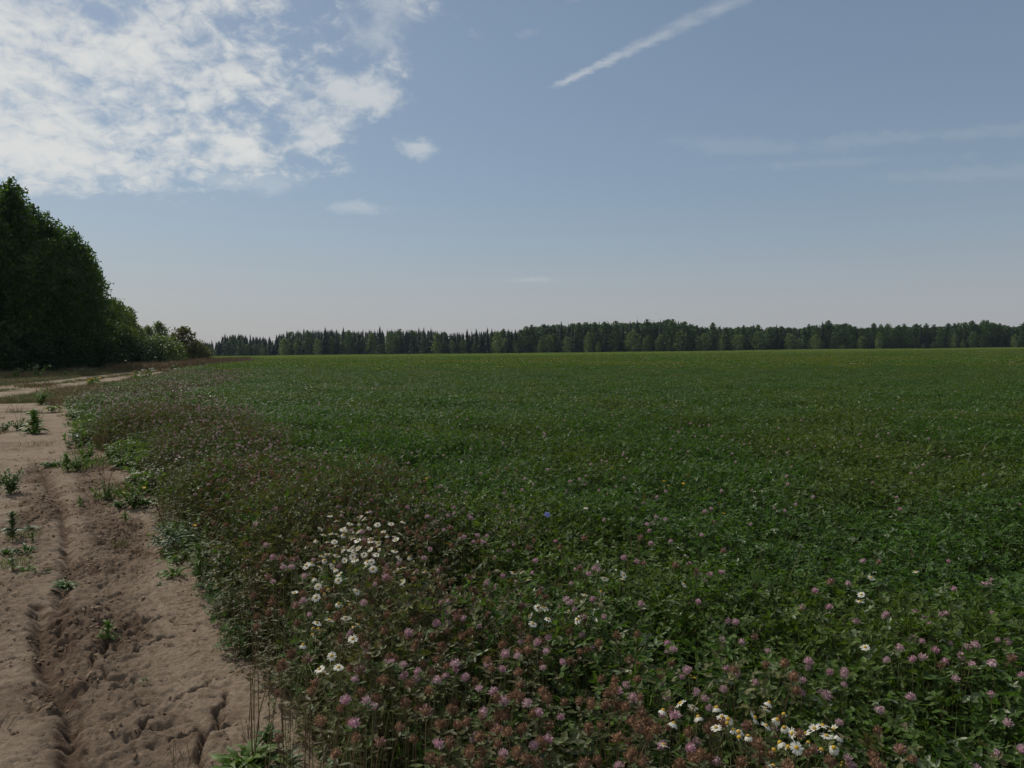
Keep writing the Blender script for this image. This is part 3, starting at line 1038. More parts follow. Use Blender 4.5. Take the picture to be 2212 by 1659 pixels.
# grass of the verges, the road hump and the strip under the trees
gr = [tuft_mesh(240, 46, 0.13, 0.17, ((M['grass'], 1.0),)), tuft_mesh(241, 46, 0.15, 0.24, ((M['grass'], 0.7), (M['straw'], 0.3)), 0.007), tuft_mesh(242, 40, 0.12, 0.12, ((M['grass'], 1.0),)),
      tuft_mesh(243, 46, 0.16, 0.36, ((M['straw'], 0.75), (M['grass'], 0.25)), 0.007), tuft_mesh(244, 60, 0.25, 0.55, ((M['rust'], 0.8), (M['straw'], 0.2)), 0.012), tuft_mesh(245, 60, 0.25, 0.5, ((M['straw'], 0.9), (M['grass'], 0.1)), 0.012)]
c_gr = proto_collection('grass_source', [g.mesh('grass_tuft') for g in gr])


def verge_keep(x, y):
    e, rdx = field_edge(x, y), road_dist(x, y)
    bare = np.maximum(lane_mask(x, y), road_mask(x, y) * sstep(0.12, 0.28, np.abs(rdx)))
    second = sstep(0.35, 0.1, np.abs(rdx + 4.3)) * sstep(14, 20, y) * sstep(95, 75, y)
    return (e < 0.25) & (rdx > -14) & (bare < 0.4) & (second < 0.5) & (x < 0) & (np.abs(x) < 0.82 * y + 3)


x, y = grid_points(-46, 0, 5, 60, 0.21, rng, verge_keep)
dens = 0.35 + 0.8 * fbm(x * 0.5, y * 0.5, 3, 111)
k = rng.uniform(0, 1, len(x)) < dens
x, y = x[k], y[k]
yel = fbm(x * 0.25, y * 0.25, 2, 113) + rng.normal(0, 0.12, len(x))
idx = np.where(yel > 0.66, 3, np.where(yel > 0.55, 1, rng.integers(0, 3, len(x))))
lowg = np.where(np.abs(road_dist(x, y)) < 5.0, 0.75, 1.25)
w_ = rng.uniform(0.8, 1.4, len(x))
scatter('verge_grass', np.stack([x, y, terrain(x, y)], 1), rng.uniform(0, 6.28, len(x)), np.zeros((len(x), 2)), np.stack([w_, w_, lowg * rng.uniform(0.7, 1.3, len(x))], 1), idx, c_gr,
        'short green and straw coloured grass on the verges of the farm road')
x, y = SPARSE
w_ = rng.uniform(0.25, 0.6, len(x)) * np.interp(y, [3, 10, 20], [0.6, 1.0, 1.6])
scatter('sparse_grass', np.stack([x, y, terrain(x, y)], 1), rng.uniform(0, 6.28, len(x)), np.zeros((len(x), 2)), np.stack([w_, w_, w_ * 0.9], 1), rng.integers(0, 4, len(x)), c_gr, 'thin sparse grass blades sprouting from the bare lane')
x, y = grid_points(-75, -15, 60, 150, 0.55, rng, lambda x, y: (field_edge(x, y) < 0.5) & (road_dist(x, y) > -14) & ((np.abs(road_dist(x, y)) > 1.3) | (y > 115)))
rdx = road_dist(x, y)
e = field_edge(x, y)
brown = (rng.uniform(0, 1, len(x)) < np.where(e > -3.5, 0.7, np.where((y > 85) & (rdx > -4), 0.5, 0.0)))
idx = np.where(brown, 4, np.where(rng.uniform(0, 1, len(x)) < np.where(rdx > -5, 0.4, 0.05), 5, rng.integers(0, 2, len(x))))
w_ = rng.uniform(1.4, 2.2, len(x))
scatter('dry_grass', np.stack([x, y, terrain(x, y)], 1), rng.uniform(0, 6.28, len(x)), np.zeros((len(x), 2)), np.stack([w_, w_, rng.uniform(0.8, 1.7, len(x)) * np.where(brown, 1.2, 1)], 1), idx, c_gr,
        'tall dry brown grass where the farm road meets the field')


# ------------------------------------------------------------------ trees
def broadleaf(seed, H, rad, nleaf, lsize, mat, shape='ovoid', t0=0.12, nlimb=26, bark='bark', tuft=0.16):
    """(crown mesh, trunk mesh): tapered trunk and limbs, leaves in tufts along and at the end of the limbs"""
    rng = np.random.default_rng(seed)
    tr = MB()
    wob = rng.normal(0, 0.02 * H, (6, 2))
    zs = np.linspace(0, H * 0.93, 6)
    tp = np.stack([wob[:, 0] * zs / H, wob[:, 1] * zs / H, zs], 1)
    r0 = 0.011 * H + 0.02
    tr.tube(tp, [r0 * (1 - 0.9 * i / 5) for i in range(6)], 7, M[bark])
    cs = []
    for k in range(nlimb):
        t = t0 + (0.97 - t0) * (k + rng.uniform(0, 1)) / nlimb
        if shape == 'ovoid':
            pr = math.sin(math.pi * min(1, (t - t0) / (1 - t0) * 0.86 + 0.13)) ** 0.7
        elif shape == 'column':
            pr = min(1.0, 0.55 + (t - t0) * 2) * min(1.0, (1.04 - t) * 3.0) ** 0.8
        elif shape == 'spire':
            pr = min(1.0, 0.75 + (t - t0) * 1.5) * min(1.0, (1.02 - t) * 2.0) ** 0.9
        elif shape == 'cone':
            pr = (1.03 - t) ** 0.75 * min(1, 0.5 + (t - t0) * 4)
        else:
            pr = math.sqrt(max(0.02, 1 - ((t - 0.45) / 0.58) ** 2))
        az = k * 2.399 + rng.uniform(-0.4, 0.4)
        ln = rad * pr * rng.uniform(0.7, 1.15)
        zi = t * H * 0.95
        b = np.array([np.interp(zi, zs, tp[:, 0]), np.interp(zi, zs, tp[:, 1]), zi - 0.35 * ln if zi - 0.35 * ln > 0.1 else 0.1])
        tip = np.array([b[0] + math.cos(az) * ln, b[1] + math.sin(az) * ln, min(zi + 0.25 * ln, H * 1.0)])
        m1 = b + (tip - b) * 0.5 + np.array([0, 0, 0.08 * ln])
        tr.tube([b, m1, tip], [r0 * 0.36 * (1.1 - t), r0 * 0.2 * (1.1 - t), 0.008], 4, M[bark])
        nt = 5
        for j in range(nt):
            f = 0.35 + 0.65 * (j + rng.uniform(0, 1)) / nt
            c = b + (tip - b) * f + rng.normal(0, 0.10 * rad, 3)
            cs.append((c, tuft * rad * rng.uniform(0.7, 1.4)))
    for j in range(7):
        cs.append((np.array([wob[-1, 0], wob[-1, 1], H * (0.86 + 0.13 * j / 6)]) + rng.normal(0, 0.05 * rad, 3), tuft * rad * (1.2 - 0.1 * j)))
    per = max(4, nleaf // len(cs))
    pts = np.concatenate([c + np.clip(rng.normal(0, 1, (per, 3)), -1.5, 1.5) * np.array([s, s, s * 0.9]) for c, s in cs])
    pts[:, 2] = np.clip(pts[:, 2], 0.15, H * 1.03)
    cr = MB()
    cr.add_many(leaf_quads(pts, lsize, rng, 0.2, 0.72), [(0, 1, 2, 3)], mat)
    return cr.mesh('crown'), tr.mesh('trunk')


def spruce(seed, H, rad, mat, nwh=26, dens=9):
    rng = np.random.default_rng(seed)
    tr = MB()
    tr.tube([(0, 0, 0), (0, 0, H * 0.5), (0, 0, H * 0.99)], [0.012 * H, 0.008 * H, 0.02], 6, M['bark'])
    cr = MB()
    q = []
    for i in range(nwh):
        t = 0.06 + 0.93 * i / nwh
        r = rad * (1 - t) ** 0.8 + 0.12
        r *= rng.uniform(0.75, 1.15)
        z = t * H
        for k in range(dens):
            az = 2 * math.pi * (k + rng.uniform(0, 1)) / dens
            ln = r * rng.uniform(0.6, 1.2)
            d = np.array([math.cos(az), math.sin(az), 0])
            s = np.array([-d[1], d[0], 0])
            b = np.array([0, 0, z + 0.3])
            tip = d * ln + np.array([0, 0, z - 0.35 * ln - 0.1])
            w = 0.30 * ln + 0.12
            mid = d * ln * 0.6 + np.array([0, 0, z - 0.05 * ln])
            q.append([b, mid + s * w, tip, mid - s * w])
            hang = mid - np.array([0, 0, 0.5 * ln + 0.15])
            q.append([mid - d * ln * 0.4, tip, hang, mid - d * ln * 0.5 - np.array([0, 0, 0.3])])
    q.append([(0, 0, H * 1.04), (0.12, 0, H * 0.93), (0, 0, H * 0.9), (-0.12, 0, H * 0.93)])
    q.append([(0, 0, H * 1.04), (0, 0.12, H * 0.93), (0, 0, H * 0.9), (0, -0.12, H * 0.93)])
    cr.add_many(np.array(q), [(0, 1, 2, 3)], mat)
    return cr.mesh('crown'), tr.mesh('trunk')


def tree(name, meshes, x, y, H, H0, wide, label, group=None, cat='tree', rot=None, sink=0.05):
    o = bpy.data.objects.new(name, None)
    COL.objects.link(o)
    o.empty_display_size = 0.5
    o.location = (x, y, ground_z(x, y) - sink)
    o.rotation_euler = (0, 0, random.uniform(0, 6.28) if rot is None else rot)
    s = H / H0
    o.scale = (s * wide, s * wide, s)
    tag(o, label, cat, group)
    obj('crown', meshes[0], o)
    obj('trunk', meshes[1], o)
    return o


def pos(u, D):
    return (u - 512) / FPX * D, D


def height_for(v, x, y):
    """height of a thing standing at (x, y) whose top is seen at pixel row v"""
    return (351 - v) / FPX * y + EYE - ground_z(x, y)


tall = [broadleaf(300 + i, 12, 2.3, 11000, 0.25, M['leaf_tall'], 'spire', 0.05, 50, 'bark', 0.15 + 0.02 * (i % 2)) for i in range(5)]
# (u, distance, top row, wide, label)
tall_trees = [
    (-42, 49, 164, 1.05, 'tall dark broadleaf tree at the near end of the row beside the farm road'),
    (-16, 51, 171, 1.0, 'tall dark tree cut by the picture edge, tallest of the row by the road'),
    (6, 53, 176, 0.95, 'tall dark leafy tree with a ragged top, next after the tallest of the row'),
    (22, 55, 186, 0.9, 'tall dark tree with small twigs at its top, above the white umbel by the road'),
    (38, 57, 202, 0.9, 'dark leafy tree behind the tall white umbel at the foot of the row'),
    (53, 58.5, 212, 0.9, 'dark leafy tree of middle height in the row, just past the white umbel'),
    (67, 60.5, 224, 0.9, 'dark leafy tree halfway down the falling top line of the row'),
    (79, 63, 228, 0.8, 'dark leafy tree with a pointed top, third before the end of the tall row'),
    (89, 66, 244, 0.75, 'dark leafy tree, last but one of the tall row beside the farm road'),
    (97, 69, 262, 0.70, 'dark leafy tree ending the tall row, twigs sticking out against the sky'),
]
for i, (u, D, v, wd, lab) in enumerate(tall_trees):
    x, y = pos(u, D)
    H = height_for(v, x, y)
    tree('broadleaf_tree', tall[i % 5], x, y, H, 12.3, wd * 12.3 / H * 1.0 if H < 12.3 else wd, lab, 'tall trees beside the farm road')
for i, (u, D, v, lab) in enumerate([(-60, 60, 200, 'dark tree standing behind the near end of the tall row'), (-22, 63, 206, 'dark tree filling the gap behind the tallest trees of the row'),
                                    (12, 66, 222, 'dark tree behind the ragged-topped tree of the row'), (40, 70, 242, 'dark tree behind the middle of the tall row'),
                                    (62, 74, 260, 'dark tree behind the second half of the tall row'), (80, 79, 276, 'dark tree behind the last trees of the tall row'),
                                    (95, 84, 292, 'dark lower tree behind the end of the tall row')]):
    x, y = pos(u, D)
    tree('broadleaf_tree', tall[(i + 2) % 4], x, y, height_for(v, x, y), 12.3, 1.25, lab, 'tall trees beside the farm road')
light = [broadleaf(320 + i, 7, 1.7, 5200, 0.24, M['leaf_light'], ('ovoid', 'cone', 'round')[i], 0.06, 30, 'bark', 0.18) for i in range(3)]
rusty = broadleaf(330, 5.5, 1.75, 4600, 0.24, M['leaf_rust'], 'ovoid', 0.10, 24, 'bark', 0.15)
shrub = [broadleaf(340 + i, 2.6, 1.5, 2600, 0.20, (M['leaf_shade'], M['leaf_light'], M['leaf_rust'])[i], 'round', 0.02, 24, 'bark', 0.2) for i in range(3)]
for (u, D, v, mesh, H0, wd, lab, nm) in [
    (114, 83, 299, light[0], 7, 1.0, 'lighter green tree just past the end of the tall dark row', 'broadleaf_tree'),
    (122, 86, 304, light[0], 7, 0.9, 'light green leafy tree with a rounded top beyond the tall row', 'broadleaf_tree'),
    (131, 91, 308, light[1], 7, 0.75, 'slim pointed light green tree beyond the tall row', 'birch_tree'),
    (138, 95, 324, light[0], 7, 0.9, 'low light green tree on the slope of the tree line', 'broadleaf_tree'),
    (148, 122, 326, light[0], 7, 1.1, 'distant green tree showing over the round pale bush', 'broadleaf_tree'),
    (160, 128, 322, light[0], 7, 1.0, 'distant green tree with a forked top behind the round pale bush', 'broadleaf_tree'),
    (173, 130, 333, light[1], 7, 0.8, 'small distant tree between the round bush and the rusty tree', 'broadleaf_tree'),
    (184, 122, 327, rusty, 5.5, 1.1, 'small rusty brown tree at the end of the tree line, sky showing through', 'broadleaf_tree'),
    (196, 125, 340, rusty, 5.5, 1.3, 'low rusty bush on the field side of the rusty brown tree', 'shrub'),
    (204, 128, 348, shrub[2], 2.6, 1.0, 'lowest dark bush ending the tree line at the field', 'shrub'),
    (160, 108, 337, shrub[1], 2.6, 1.25, 'round pale green bush standing before the distant trees', 'shrub'),
    (173, 112, 343, shrub[1], 2.6, 1.0, 'smaller pale green bush against the rusty tree', 'shrub'),
    (147, 104, 341, shrub[0], 2.6, 1.3, 'dark bush on the near side of the round pale bush', 'shrub'),
    (135, 92, 342, shrub[0], 2.6, 1.4, 'dark bush at the foot of the slim pointed tree', 'shrub'),
    (120, 82, 338, shrub[0], 2.6, 1.5, 'dark bush at the foot of the light green trees past the row', 'shrub'),
    (104, 68, 343, shrub[0], 2.6, 1.3, 'dark bush at the foot of the last tall tree', 'shrub'),
    (90, 64, 340, shrub[0], 2.6, 1.3, 'dark bush under the pointed-topped tree of the row', 'shrub'),
    (75, 60, 346, shrub[0], 2.6, 1.4, 'dark bush at the row foot between its middle and its end', 'shrub'),
    (58, 57, 338, shrub[0], 2.6, 1.3, 'dark bush at the foot of the middle of the tall row', 'shrub'),
    (40, 54, 349, shrub[0], 2.6, 1.4, 'dark bush right behind the tall white umbel', 'shrub'),
    (22, 52, 334, shrub[0], 2.6, 1.3, 'dark bush between the two white umbels at the row foot', 'shrub'),
    (4, 50, 346, shrub[0], 2.6, 1.3, 'dark bush behind the small white umbel at the row foot', 'shrub'),
    (-14, 48, 336, shrub[0], 2.6, 1.3, 'dark bush cut by the picture edge at the row foot', 'shrub'),
]:
    x, y = pos(u, D)
    H = height_for(v, x, y)
    tree(nm, mesh, x, y, H, H0, wd * (1.0 if H > 0.7 * H0 else 1.2), lab, 'bushes along the tree line' if nm == 'shrub' else 'trees beyond the tall row', 'bush' if nm == 'shrub' else 'tree')

# far wood: every tree of its edge by itself, the mass behind it as one
spr = [spruce(400 + i, 16, 2.7 + 0.3 * (i % 3), M['needle'], 24, 9) for i in range(6)]
spr_dead = spruce(410, 16, 2.0, M['needle_dead'], 20, 6)
fbr = [broadleaf(420 + i, 14, 2.9, 1500, 0.75, M['leaf_far'], ('ovoid', 'column', 'round', 'ovoid')[i], 0.05, 26, 'bark', 0.2) for i in range(4)]
fpl = [broadleaf(430 + i, 10, 2.3, 1100, 0.62, M['leaf_far_pale'], ('ovoid', 'cone', 'round', 'column')[i], 0.04, 24, 'birch_bark', 0.2) for i in range(4)]
SKY_X = np.array([700, 820, 880, 892, 960, 1020, 1065, 1100, 1115, 1170, 1240, 1300, 1400, 1500, 1560, 1610, 1720, 1780, 1850, 1980, 2080, 2170, 2260, 2380, 2440, 2500, 2580, 2640, 2680, 2720, 2820, 2880, 2950, 3000, 3050, 3100, 3200, 3280, 3360, 3450, 3550, 3700, 3800, 3950, 4020, 4096, 4300]) / 4.0
SKY_Y = np.array([1372, 1362, 1356, 1334, 1330, 1336, 1342, 1348, 1328, 1318, 1314, 1312, 1314, 1312, 1310, 1311, 1314, 1320, 1322, 1314, 1313, 1300, 1290, 1284, 1290, 1284, 1286, 1284, 1274, 1286, 1304, 1304, 1306, 1301, 1302, 1304, 1308, 1294, 1292, 1308, 1303, 1303, 1302, 1288, 1298, 1300, 1302]) / 4.0
SECT = [(262, 'at the wood\'s low end'), (330, 'where the far wood steps up'), (420, 'in the even spruce stretch'), (520, 'left of the highest part'),
        (600, 'where the top starts rising'), (690, 'in the highest part'), (770, 'just right of the highest part'),
        (860, 'in the leafy right stretch'), (950, 'under the faint cloud wisps'), (2000, 'at the wood\'s right end')]


def sect(u):
    return next(s for lim, s in SECT if u < lim)


rr_ = random.Random(5)
back = []
u = 206.0
while u < 1034:
    back.append(u)
    u += rr_.uniform(4.2, 7.4)
tops = []
for u in back:
    v = float(np.interp(u, SKY_X, SKY_Y)) - 0.8 + rr_.choice((-1.8, -0.8, 0.2, 1.0, 1.8, 2.6)) + rr_.uniform(-0.6, 0.6)
    tops.append(v)
LEAFY = [rr_.random() < float(np.interp(u, [200, 500, 620, 760, 900, 1030], [0.10, 0.15, 0.42, 0.6, 0.85, 0.9])) for u in back]
for i, u in enumerate(back):
    D = 428 + rr_.uniform(-8, 10)
    x, y = pos(u, D)
    H = max(5.0, height_for(tops[i], x, y))
    higher = i > 0 and i < len(back) - 1 and tops[i] < tops[i - 1] - 1.0 and tops[i] < tops[i + 1] - 1.0
    lower = i > 0 and i < len(back) - 1 and tops[i] > tops[i - 1] + 1.0 and tops[i] > tops[i + 1] + 1.0
    rel = 'above its neighbours' if higher else ('below its neighbours' if lower else 'level with neighbours')
    leafy = LEAFY[i]
    nb = LEAFY[max(0, i - 1)] + LEAFY[min(len(back) - 1, i + 1)]
    among = ('between spruces', 'beside a spruce', 'between broadleaf crowns')[nb]
    wf = rr_.uniform(0.8, 1.2)
    wl = 'slim' if wf < 0.93 else ('wide' if wf > 1.07 else 'medium')
    if abs(u - 558) < 2.6:
        tree('spruce_tree', spr_dead, x, y, H, 16.4, 0.9, 'reddish brown dead spruce among green trees in the far wood', cat='tree')
    elif leafy:
        tree('broadleaf_tree', fbr[i % 4], x, y, H, 14.2, wf * 1.06, f'{wl} dark broadleaf tree {rel}, {among}, {sect(u)}', 'trees at the edge of the far wood')
    else:
        tree('spruce_tree', spr[i % 6], x, y, H, 16.4, wf, f'{wl} pointed spruce {rel}, {among}, {sect(u)}', 'trees at the edge of the far wood')
# lighter trees and bushes standing before the spruces
front = [(262, 343, 1), (285, 338, 3), (296, 342, 0), (318, 338, 2), (372, 333, 1), (390, 331, 0), (437, 332, 1), (452, 340, 2), (497, 331, 3), (505, 338, 0), (516, 343, 1), (536, 346, 2), (540, 340, 1), (549, 335, 3), (568, 336, 2),
         (588, 332, 0), (598, 342, 1), (615, 336, 0), (632, 330, 3), (645, 338, 2), (660, 334, 0), (668, 341, 1), (680, 330, 0), (704, 333, 3), (722, 335, 1), (738, 334, 2), (758, 331, 0), (790, 333, 2), (798, 338, 2), (815, 334, 0), (860, 336, 1), (922, 346, 2),
         (954, 333, 0), (962, 340, 1), (1014, 334, 3), (842, 347, 2), (878, 332, 1)]
for i, (u, v, k) in enumerate(front):
    D = 414 + rr_.uniform(-3, 4)
    x, y = pos(u, D)
    H = max(3.0, height_for(v, x, y))
    shape = ('oval', 'slim pointed', 'round bushy', 'narrow upright')[k]
    size = 'low' if H < 7 else ('middle-sized' if H < 11 else 'tall')
    tree('birch_tree', fpl[k], x, y, H, 10.3, rr_.uniform(0.85, 1.5) * (1.4 if H < 7 else 1), f'{size} pale green {shape} tree before the spruces, {sect(u)}', 'pale trees before the far wood')
u = 210.0
i = 0
while u < 1030:
    D = 420 + rr_.uniform(-2, 3)
    x, y = pos(u, D)
    vt = float(np.interp(u, SKY_X, SKY_Y))
    v = vt + (354 - vt) * rr_.uniform(0.25, 0.65)
    H = max(3.0, height_for(v, x, y))
    m = fbr[i % 4] if rr_.random() < 0.75 else spr[i % 6]
    H0 = 14.2 if m in fbr else 16.4
    what = 'dark green broadleaf tree' if m in fbr else 'young dark spruce'
    tree('broadleaf_tree' if m in fbr else 'spruce_tree', m, x, y, H, H0, rr_.uniform(1.0, 1.4) * (1.3 if H < 8 else 1), f'{"low" if H < 7 else ("middle-sized" if H < 10 else "taller")} {what} in the shady front, {sect(u)}', 'trees at the edge of the far wood')
    u += rr_.uniform(7.5, 13)
    i += 1
wood_src = proto_collection('wood_source', [m[0] for m in spr[:4]] + [m[0] for m in fbr])
wx = rng.uniform(-230, 340, 1300)
wy = rng.uniform(436, 485, 1300)
wv = np.interp(wx / wy * FPX + 512, SKY_X, SKY_Y) + rng.uniform(0.8, 4.5, len(wx))
wh = (351 - wv) / FPX * wy + EYE - terrain(wx, wy)
side = wx / wy * FPX + 512
ix = np.where(rng.uniform(0, 1, len(wx)) < np.interp(side, [200, 500, 600, 1000], [0.0, 0.05, 0.3, 0.7]), rng.integers(4, 8, len(wx)), rng.integers(0, 4, len(wx)))
sz = np.maximum(5, wh) / np.where(ix >= 4, 14.2, 16.4)
scatter('distant_wood', np.stack([wx, wy, terrain(wx, wy)], 1), rng.uniform(0, 6.28, len(wx)), np.zeros((len(wx), 2)), np.stack([sz * np.where(ix >= 4, 1.45, 1.1)] * 2 + [sz], 1), ix, wood_src,
        'dark mass of trees behind the edge of the far wood')
# more of the same row of trees hides the gap behind the near row
wx = rng.uniform(-70, -44, 60)
wy = rng.uniform(50, 150, 60)
hh = np.clip(np.interp((wx / wy) * FPX + 512, [-60, 0, 60, 100, 130], [10, 9, 8, 6, 4]), 3, 10) * 0.8
k = (wx / wy * FPX + 512) < 105
src2 = proto_collection('thicket_source', [m[0] for m in tall])
sz = hh[k] / 12.3
scatter('thicket', np.stack([wx[k], wy[k], terrain(wx[k], wy[k])], 1), rng.uniform(0, 6.28, k.sum()), np.zeros((k.sum(), 2)), np.stack([sz * 1.6, sz * 1.6, sz], 1), rng.integers(0, 4, k.sum()), src2,
        'dark thicket filling the wood behind the roadside trees')


# ------------------------------------------------------------------ flowers
def uv_dome(mb, mat, c, rx, rz, z0=-1.0, seg=8, rings=5):
    """squashed sphere from polar height z0 (-1 bottom) to the top"""
    vs, fs = [], []
    for i in range(rings):
        t = z0 + (1 - z0) * i / rings
        r = math.sqrt(max(0.0, 1 - t * t))
        for s in range(seg):
            a = 2 * math.pi * s / seg
            vs.append((c[0] + rx * r * math.cos(a), c[1] + rx * r * math.sin(a), c[2] + rz * t))
    vs.append((c[0], c[1], c[2] + rz))
    for i in range(rings - 1):
        for s in range(seg):
            s2 = (s + 1) % seg
            fs.append((i * seg + s, i * seg + s2, (i + 1) * seg + s2, (i + 1) * seg + s))
    for s in range(seg):
        fs.append(((rings - 1) * seg + s, (rings - 1) * seg + (s + 1) % seg, rings * seg))
    fs.append(tuple(range(seg))[::-1])
    mb.add(vs, fs, mat)


def clover_head(seed, mats, rx=0.0090, rz=0.0105, n=62, ln=0.0095, w=0.0038, droop=0.0):
    rng = np.random.default_rng(seed)
    mb = MB()
    uv_dome(mb, mats[0], (0, 0, 0), rx * 0.8, rz * 0.85, -0.9, 7, 4)
    d = rand_dirs(n * 2, rng)
    d = d[d[:, 2] > -0.55][:n]
    p = d * np.array([rx, rx, rz]) * 0.7
    dd = unit(d + np.array([0, 0, 0.55 - droop]))
    L = ln * rng.uniform(0.7, 1.2, len(d))
    s = unit(np.cross(dd, rand_dirs(len(d), rng)))
    q = np.stack([p, p + dd * L[:, None] * 0.6 + s * w * 0.5, p + dd * L[:, None], p + dd * L[:, None] * 0.6 - s * w * 0.5], 1)
    pick = rng.uniform(0, 1, len(d)) < (0.35 if len(mats) > 1 else 0)
    mb.add_many(q[~pick], [(0, 1, 2, 3)], mats[0])
    if pick.any():
        mb.add_many(q[pick], [(0, 1, 2, 3)], mats[1])
    return mb.mesh('flower_head')


def stem_mesh(seed, mat, bend=0.05, r=0.0014):
    rng = np.random.default_rng(seed)
    mb = MB()
    bx_, by_ = rng.normal(0, bend, 2)
    mb.tube([(0, 0, 0), (bx_ * 0.15, by_ * 0.15, 0.4), (bx_ * 0.5, by_ * 0.5, 0.75), (bx_, by_, 1.0)], [r * 1.3, r * 1.1, r, r], 4, mat)
    return mb.mesh('stem'), (bx_, by_)


def bract_mesh(seed, mat, size=0.034):
    rng = np.random.default_rng(seed)
    mb = MB()
    n = 3
    az = np.array([0, 2.1, 4.2]) + rng.uniform(-0.4, 0.4, 3)
    d = np.stack([np.cos(az), np.sin(az), rng.uniform(0.0, 0.5, 3)], 1)
    mb.add_many(leaflets(d * 0.004, d, np.tile(UP, (n, 1)), np.full(n, size) * rng.uniform(0.8, 1.2, n), np.full(n, size * 0.46), 0.2), LEAF_T, mat)
    return mb.mesh('leaf')


pink_heads = [clover_head(500 + i, (M['pink'], M['pink_pale'])) for i in range(3)]
pale_heads = [clover_head(510 + i, (M['pink_pale'], M['pink'])) for i in range(2)]
half_heads = [clover_head(515 + i, (M['brown'], M['pink']), 0.0105, 0.0125, 60, 0.0115) for i in range(2)]
brown_heads = [clover_head(520 + i, (M['brown'],), 0.0100, 0.0135, 64, 0.0085, 0.0042, 0.5) for i in range(4)]
st_green = [stem_mesh(530 + i, M['stem']) for i in range(4)]
st_dry = [stem_mesh(540 + i, M['stem_dry']) for i in range(4)]
br_green = [bract_mesh(550 + i, M['clover']) for i in range(3)]
br_dry = [bract_mesh(560 + i, M['clover_dry'], 0.03) for i in range(3)]

DAISY_A = P(1400, 2240, 0.42)
DAISY_B = P(2950, 2930, 0.42)
CHIC = P(2189, 2057, 0.44)


def where_is(p):
    """the spot of a flower told by things one can find"""
    x, y = p[0], p[1]
    e = float(field_edge(np.array([x]), np.array([y]))[0])
    px = x / y * FPX + 512
    if e < 0.35 and y < 9:
        return 'at the ragged clover edge' if y > 3.6 else 'by the nearest cracked soil'
    if math.hypot(x - DAISY_A[0], y - DAISY_A[1]) < 0.85:
        return 'in the larger daisy patch'
    if math.hypot(x - DAISY_B[0], y - DAISY_B[1]) < 0.45:
        return 'in the nearest daisy patch'
    if math.hypot(x - CHIC[0], y - CHIC[1]) < 1.0:
        return 'close to the single blue flower'
    if y < 2.7:
        return 'between the lane and nearest daisies' if px < 640 else 'in green clover right of nearest daisies'
    if y < 4.3:
        return 'before the larger daisy patch' if px < 470 else ('between the two daisy patches' if px < 720 else 'behind the nearest daisy patch')
    if y < 7.5:
        return 'behind the larger daisy patch' if px < 480 else ('by the dark gap far right' if px > 860 else 'in mid-field green clover')
    return 'far back along the field edge' if px < 330 else 'far back in the open green clover'


def clover_flower(p, kind, i, name='clover_flower'):
    """p: where the head is; kind: pink, pale, half or brown"""
    gzv = ground_z(p[0], p[1])
    h = p[2] - gzv
    rnd = random.Random(i * 13 + 5)
    dry_ = kind == 'brown' or (kind == 'half' and rnd.random() < 0.5)
    sm, (bx_, by_) = rnd.choice(st_dry if dry_ else st_green)
    rz = rnd.uniform(0, 6.28)
    off = Matrix.Rotation(rz, 3, 'Z') @ Vector((bx_, by_, 0))
    o = bpy.data.objects.new({'brown': 'clover_seed_head'}.get(kind, 'clover_flower'), None)
    COL.objects.link(o)
    o.location = (p[0] - off[0], p[1] - off[1], gzv)
    o.rotation_euler = (0, 0, rz)
    s = rnd.uniform(0.85, 1.25)
    tl = (rnd.gauss(0, 0.3), rnd.gauss(0, 0.3))
    v = Matrix.Rotation(rz, 3, 'Z') @ (Euler((tl[0], tl[1], 0)).to_matrix() @ Vector((0, 0, 1)))
    lean = 'upright' if v.z > 0.965 else (('tilted fieldward' if v.x > 0 else 'tilted laneward') if abs(v.x) > abs(v.y) else ('tilted backward' if v.y > 0 else 'tilted forward'))
    size = 'large' if s > 1.13 else ('small' if s < 0.96 else 'middling')
    w = where_is(p)
    col_ = {'pink': 'bright pink', 'pale': 'pale pink', 'half': 'half-withered pink', 'brown': 'rust-brown'}[kind]
    near_ = ''
    if kind == 'brown':
        dmin = min(math.hypot(p[0] - q[0], p[1] - q[1]) for q in pinks[:300])
        near_ = 'touching a pink, ' if dmin < 0.035 else ('near a pink, ' if dmin < 0.075 else '')
    tag(o, f'{size} {col_} clover {"head" if kind == "brown" else "flower"} {lean}, {near_}{w}', 'flower', ('withered clover heads ' if kind == 'brown' else 'clover flowers ') + w)
    obj('stem', sm, o, scale=(1, 1, h))
    hd = rnd.choice({'pink': pink_heads, 'pale': pale_heads, 'half': half_heads, 'brown': brown_heads}[kind])
    obj('flower_head', hd, o, (bx_, by_, h), (tl[0], tl[1], 0), (s, s, s))
    obj('leaf', rnd.choice(br_dry if dry_ else br_green), o, (bx_, by_, h - (0.016 if kind != 'brown' else 0.03)), (0, 0, rnd.uniform(0, 6)))
    return o


def zoomed(lst, ox, oy, s):
    return [(ox + a / s, oy + b / s) for a, b in lst]


